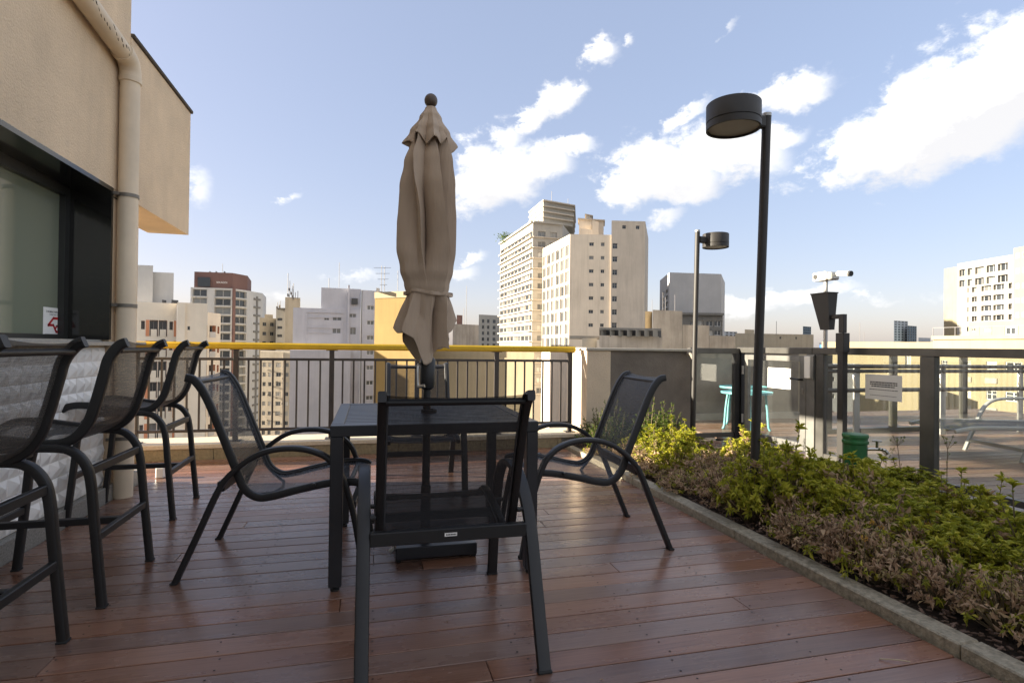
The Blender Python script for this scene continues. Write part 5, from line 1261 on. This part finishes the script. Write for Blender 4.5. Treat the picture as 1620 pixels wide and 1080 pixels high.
# --- grey slab
Q_ = Bld('blank pale grey slab building behind the far lamp post', pl((1043, 168), (1058, 150), (1140, 152), (1146, 172)), zof(1100, 151, 432), 'b_slab')
Q_.zt = zof(1100, 151, 432)
Q_.face(0, grid([ucol(Q_, 0, 1047, 1050), ucol(Q_, 0, 1052, 1056)], [(zof(1055, 153, 463+10*k), zof(1055, 153, 457+10*k)) for k in range(5)]), depth=.3, pane='pane_dark', frame_mat='grey_frame'); Q_.finish()
Q2 = Bld('dark low block with a white window strip at the foot of the grey slab', box4(1075, 142, 1143, 142, 6), zof(1110, 142, 498), 'b_dkgrey')
Q2.face(0, grid([ucol(Q2, 0, 1092, 1098), ucol(Q2, 0, 1104, 1112), ucol(Q2, 0, 1117, 1128), ucol(Q2, 0, 1130, 1141)], [(zof(1110, 142, 516), zof(1110, 142, 507)), (zof(1110, 142, 530), zof(1110, 142, 522))]), depth=.6, pane=['pane_pale', 'pane_dark']); Q2.finish()
Q2.band(0, Q2.zt-.1, Q2.zt+.5, .9, 'b_dkgrey', name='roof_slab')
# --- low beige blocks towards the horizon
L1 = Bld('long low beige block on the skyline behind the gate', box4(1163, 190, 1287, 196, 18), zof(1225, 193, 528), 'b_beige')
L1.face(0, grid([ucol(L1, 0, 1258, 1261), ucol(L1, 0, 1233, 1236), ucol(L1, 0, 1205, 1208)], [(zof(1225, 193, 536), zof(1225, 193, 532))]), kind='single', frame_mat='grey_frame'); L1.finish(); slabpart(L1, 'roof_hut', 'b_beige', 1178, 1193, 196, 521, 530, 5)
for i, (x0_, x1_, y_, d_, m_, lb) in enumerate(((1270, 1283, 516, 420, 'b_glassy', 'slim bluish far tower beside the long low block'), (1414, 1436, 507, 640, 'b_far', 'far grey tower on the skyline, taller of the pair'), (1435, 1450, 515, 620, 'b_glassy', 'far dark tower on the skyline, shorter of the pair'),
        (1453, 1472, 534, 500, 'b_far', 'low far grey block right of the skyline towers'), (1296, 1322, 542, 700, 'b_far', 'distant low grey block on the horizon behind the camera pole'), (1345, 1372, 544, 900, 'b_far', 'hazy distant block on the horizon left of the cream roof'), (1378, 1400, 545, 800, 'b_far', 'hazy distant low block next to the cream roof'),
        (1140, 1166, 524, 380, 'b_far', 'far grey block behind the stained concrete steps'), (405, 412, 505, 520, 'b_far', 'far grey sliver of a tower beside the brown tower'), (744, 760, 520, 480, 'b_far', 'far grey block between parasol and banded tower'))):
    t = Bld(lb, box4(x0_, d_, x1_, d_*1.02, d_*.04), zof((x0_+x1_)/2, d_, y_), m_)
    if x1_-x0_ > 11 and y_ < 530:
        fl_ = zof(x0_, d_, 500)-zof(x0_, d_, 504); a_, dd, nn_, LL = t.frame(0)
        t.face(0, [(LL*(j+.2)/4, LL*(j+.85)/4, t.zt-fl_*(k+1)+fl_*.25, t.zt-fl_*(k+1)+fl_*.8) for j in range(4) for k in range(8)], depth=.4, as_parts=False, pane='pane_dark')
    t.finish()
mast(L1, 1228, 190, 529, 508, .08); mast(L1, 1360, 300, 546, 510, .12); mast(L1, 1367, 300, 546, 525, .12)
bt = tag(MB().tube([at_d(1310, 90, 545), at_d(1310, 90, 550)], 1.2, 16).build('water_tank', mat('blue_tank', (.05, .16, .42), .5)), 'blue plastic water tank on a roof behind the fence', 'water tank')
# --- cream and yellow blocks on the right
R1 = Bld('low cream building behind the glass fence below the skyline', box4(1300, 66, 1476, 58, 10), zof(1440, 60, 541), 'b_gold')
R1.face(0, [(*ucol(R1, 0, 1432, 1441), zof(1436, 60, 583), zof(1436, 60, 562))], depth=.2, pane='pane_pale'); R1.finish()
Rg = Bld('grey flat block with small windows seen through the gate post gap', box4(1300, 52, 1352, 52, 6), zof(1330, 52, 577), 'b_ltgrey')
Rg.face(0, grid([ucol(Rg, 0, 1314, 1321)], [(zof(1330, 52, 603+27*k), zof(1330, 52, 596+27*k)) for k in range(4)]), depth=.2, frame_mat='grey_frame'); Rg.finish()
R2_ = Bld('bright yellow apartment block with rows of windows on the right', box4(1476, 57, 1760, 44, 12), zof(1540, 54, 531), 'b_gold')
r_ = []
for k in range(4):
    y_ = 580+49*k*.98
    for x0_, x1_ in ((1489, 1499), (1520, 1536), (1560, 1577), (1590, 1617), (1640, 1662), (1690, 1715)):
        px_ = (x0_+x1_)/2; u0_, zb_ = R2_.uz(0, x0_, y_+6); u1_, zt_ = R2_.uz(0, x1_, y_-7); r_.append((u0_, u1_, zb_, zt_))
r_ = [(a, b_, r_[i % 6+6*(i//6)][2] if True else 0, d) for i, (a, b_, c, d) in enumerate(r_)]
zr = [(r_[6*k+3][2], r_[6*k+3][3]) for k in range(4)]
r_ = [(r_[j][0], r_[j][1], *zr[k]) for k in range(4) for j in range(6)]
R2_.face(0, r_, depth=.2, pane=['pane_mid', 'pane_pale', 'pane_dark'], frame_mat='white_frame', kind='quad'); R2_.finish()
for k in range(4):
    for x0_, x1_ in ((1519, 1537), (1559, 1578)): u = ucol(R2_, 0, x0_, x1_); R2_.band(0, zr[k][0]-1.25, zr[k][0]-.75, .10, 'b_bright', u[0], u[1], 'white_panel')
a_, dd, nn_, LL = R2_.frame(0)
R2_.band(0, R2_.zt-.35, R2_.zt+.02, .25, 'b_gold', name='cornice')
for k in range(14):
    q = a_+dd*(LL*k/13); R2_.part('roof_rail_post', 'antenna', MB().tube([(q.x, q.y, R2_.zt), (q.x, q.y, R2_.zt+.85)], .03, 4))
R2_.part('roof_rail', 'antenna', MB().tube([((a_).x, a_.y, R2_.zt+.85), ((a_+dd*LL).x, (a_+dd*LL).y, R2_.zt+.85)], .03, 4)); 
R3 = Bld('yellowish rooftop storey with a white door behind the roof railing', box4(1532, 64, 1760, 52, 6), zof(1560, 62, 508), 'b_gold')
R3.face(0, [(R3.uz(0, 1537, 520)[0], R3.uz(0, 1543, 520)[0], zof(1540, 63.5, 524), zof(1540, 63.5, 519)), (R3.uz(0, 1557, 520)[0], R3.uz(0, 1569, 520)[0], zof(1563, 62.3, 524), zof(1563, 62.3, 519.5)), (R3.uz(0, 1590, 520)[0], R3.uz(0, 1607, 520)[0], zof(1600, 60.5, 529), zof(1600, 60.5, 518))], depth=.15, pane=['pane_dark', 'pane_dark', 'pane_pale']); R3.finish()
R4 = Bld('tall overexposed white apartment block with balconies on the right skyline', box4(1514, 170, 1606, 152, 14), zof(1560, 160, 409), 'b_bright')
r_ = []
fl4 = zof(1570, 158, 452)-zof(1570, 158, 468)
for k in range(8):
    zt_ = zof(1570, 158, 418 if k == 0 else 436 if k == 1 else 450+(k-2)*16)
    cs_ = ((1517, 1526), (1530, 1538), (1542, 1556), (1560, 1574), (1578, 1594)) if k < 2 else ((1530, 1532), (1537, 1545), (1552, 1568), (1571, 1588), (1595, 1601))
    for x0_, x1_ in cs_:
        u = ucol(R4, 0, x0_, x1_); hh_ = fl4*(.72 if k < 2 else .55); r_.append((u[0], u[1], zt_-hh_, zt_))
R4.face(0, r_, depth=1.2, pane=['pane_mid', 'pane_dark', 'pane_dark'], frame_mat='grey_frame'); R4.finish()
R5 = Bld('narrow cream tower edge left of the white apartment block', box4(1493, 176, 1514, 171, 10), zof(1503, 173, 423), 'b_gold'); R5.finish()
R6 = Bld('yellow block with small shuttered windows at the right edge of the picture', box4(1603, 128, 1720, 112, 10), zof(1612, 126, 390), 'b_gold')
R6.face(0, [(*ucol(R6, 0, x0_, x1_), zof(1612, 127, y_+4), zof(1612, 127, y_-4)) for x0_, x1_ in ((1605, 1612), (1616, 1630), (1640, 1650)) for y_ in (404, 428, 452, 475, 498)], depth=.2, pane=['pane_mid', 'pane_pale'], kind='single'); R6.finish()
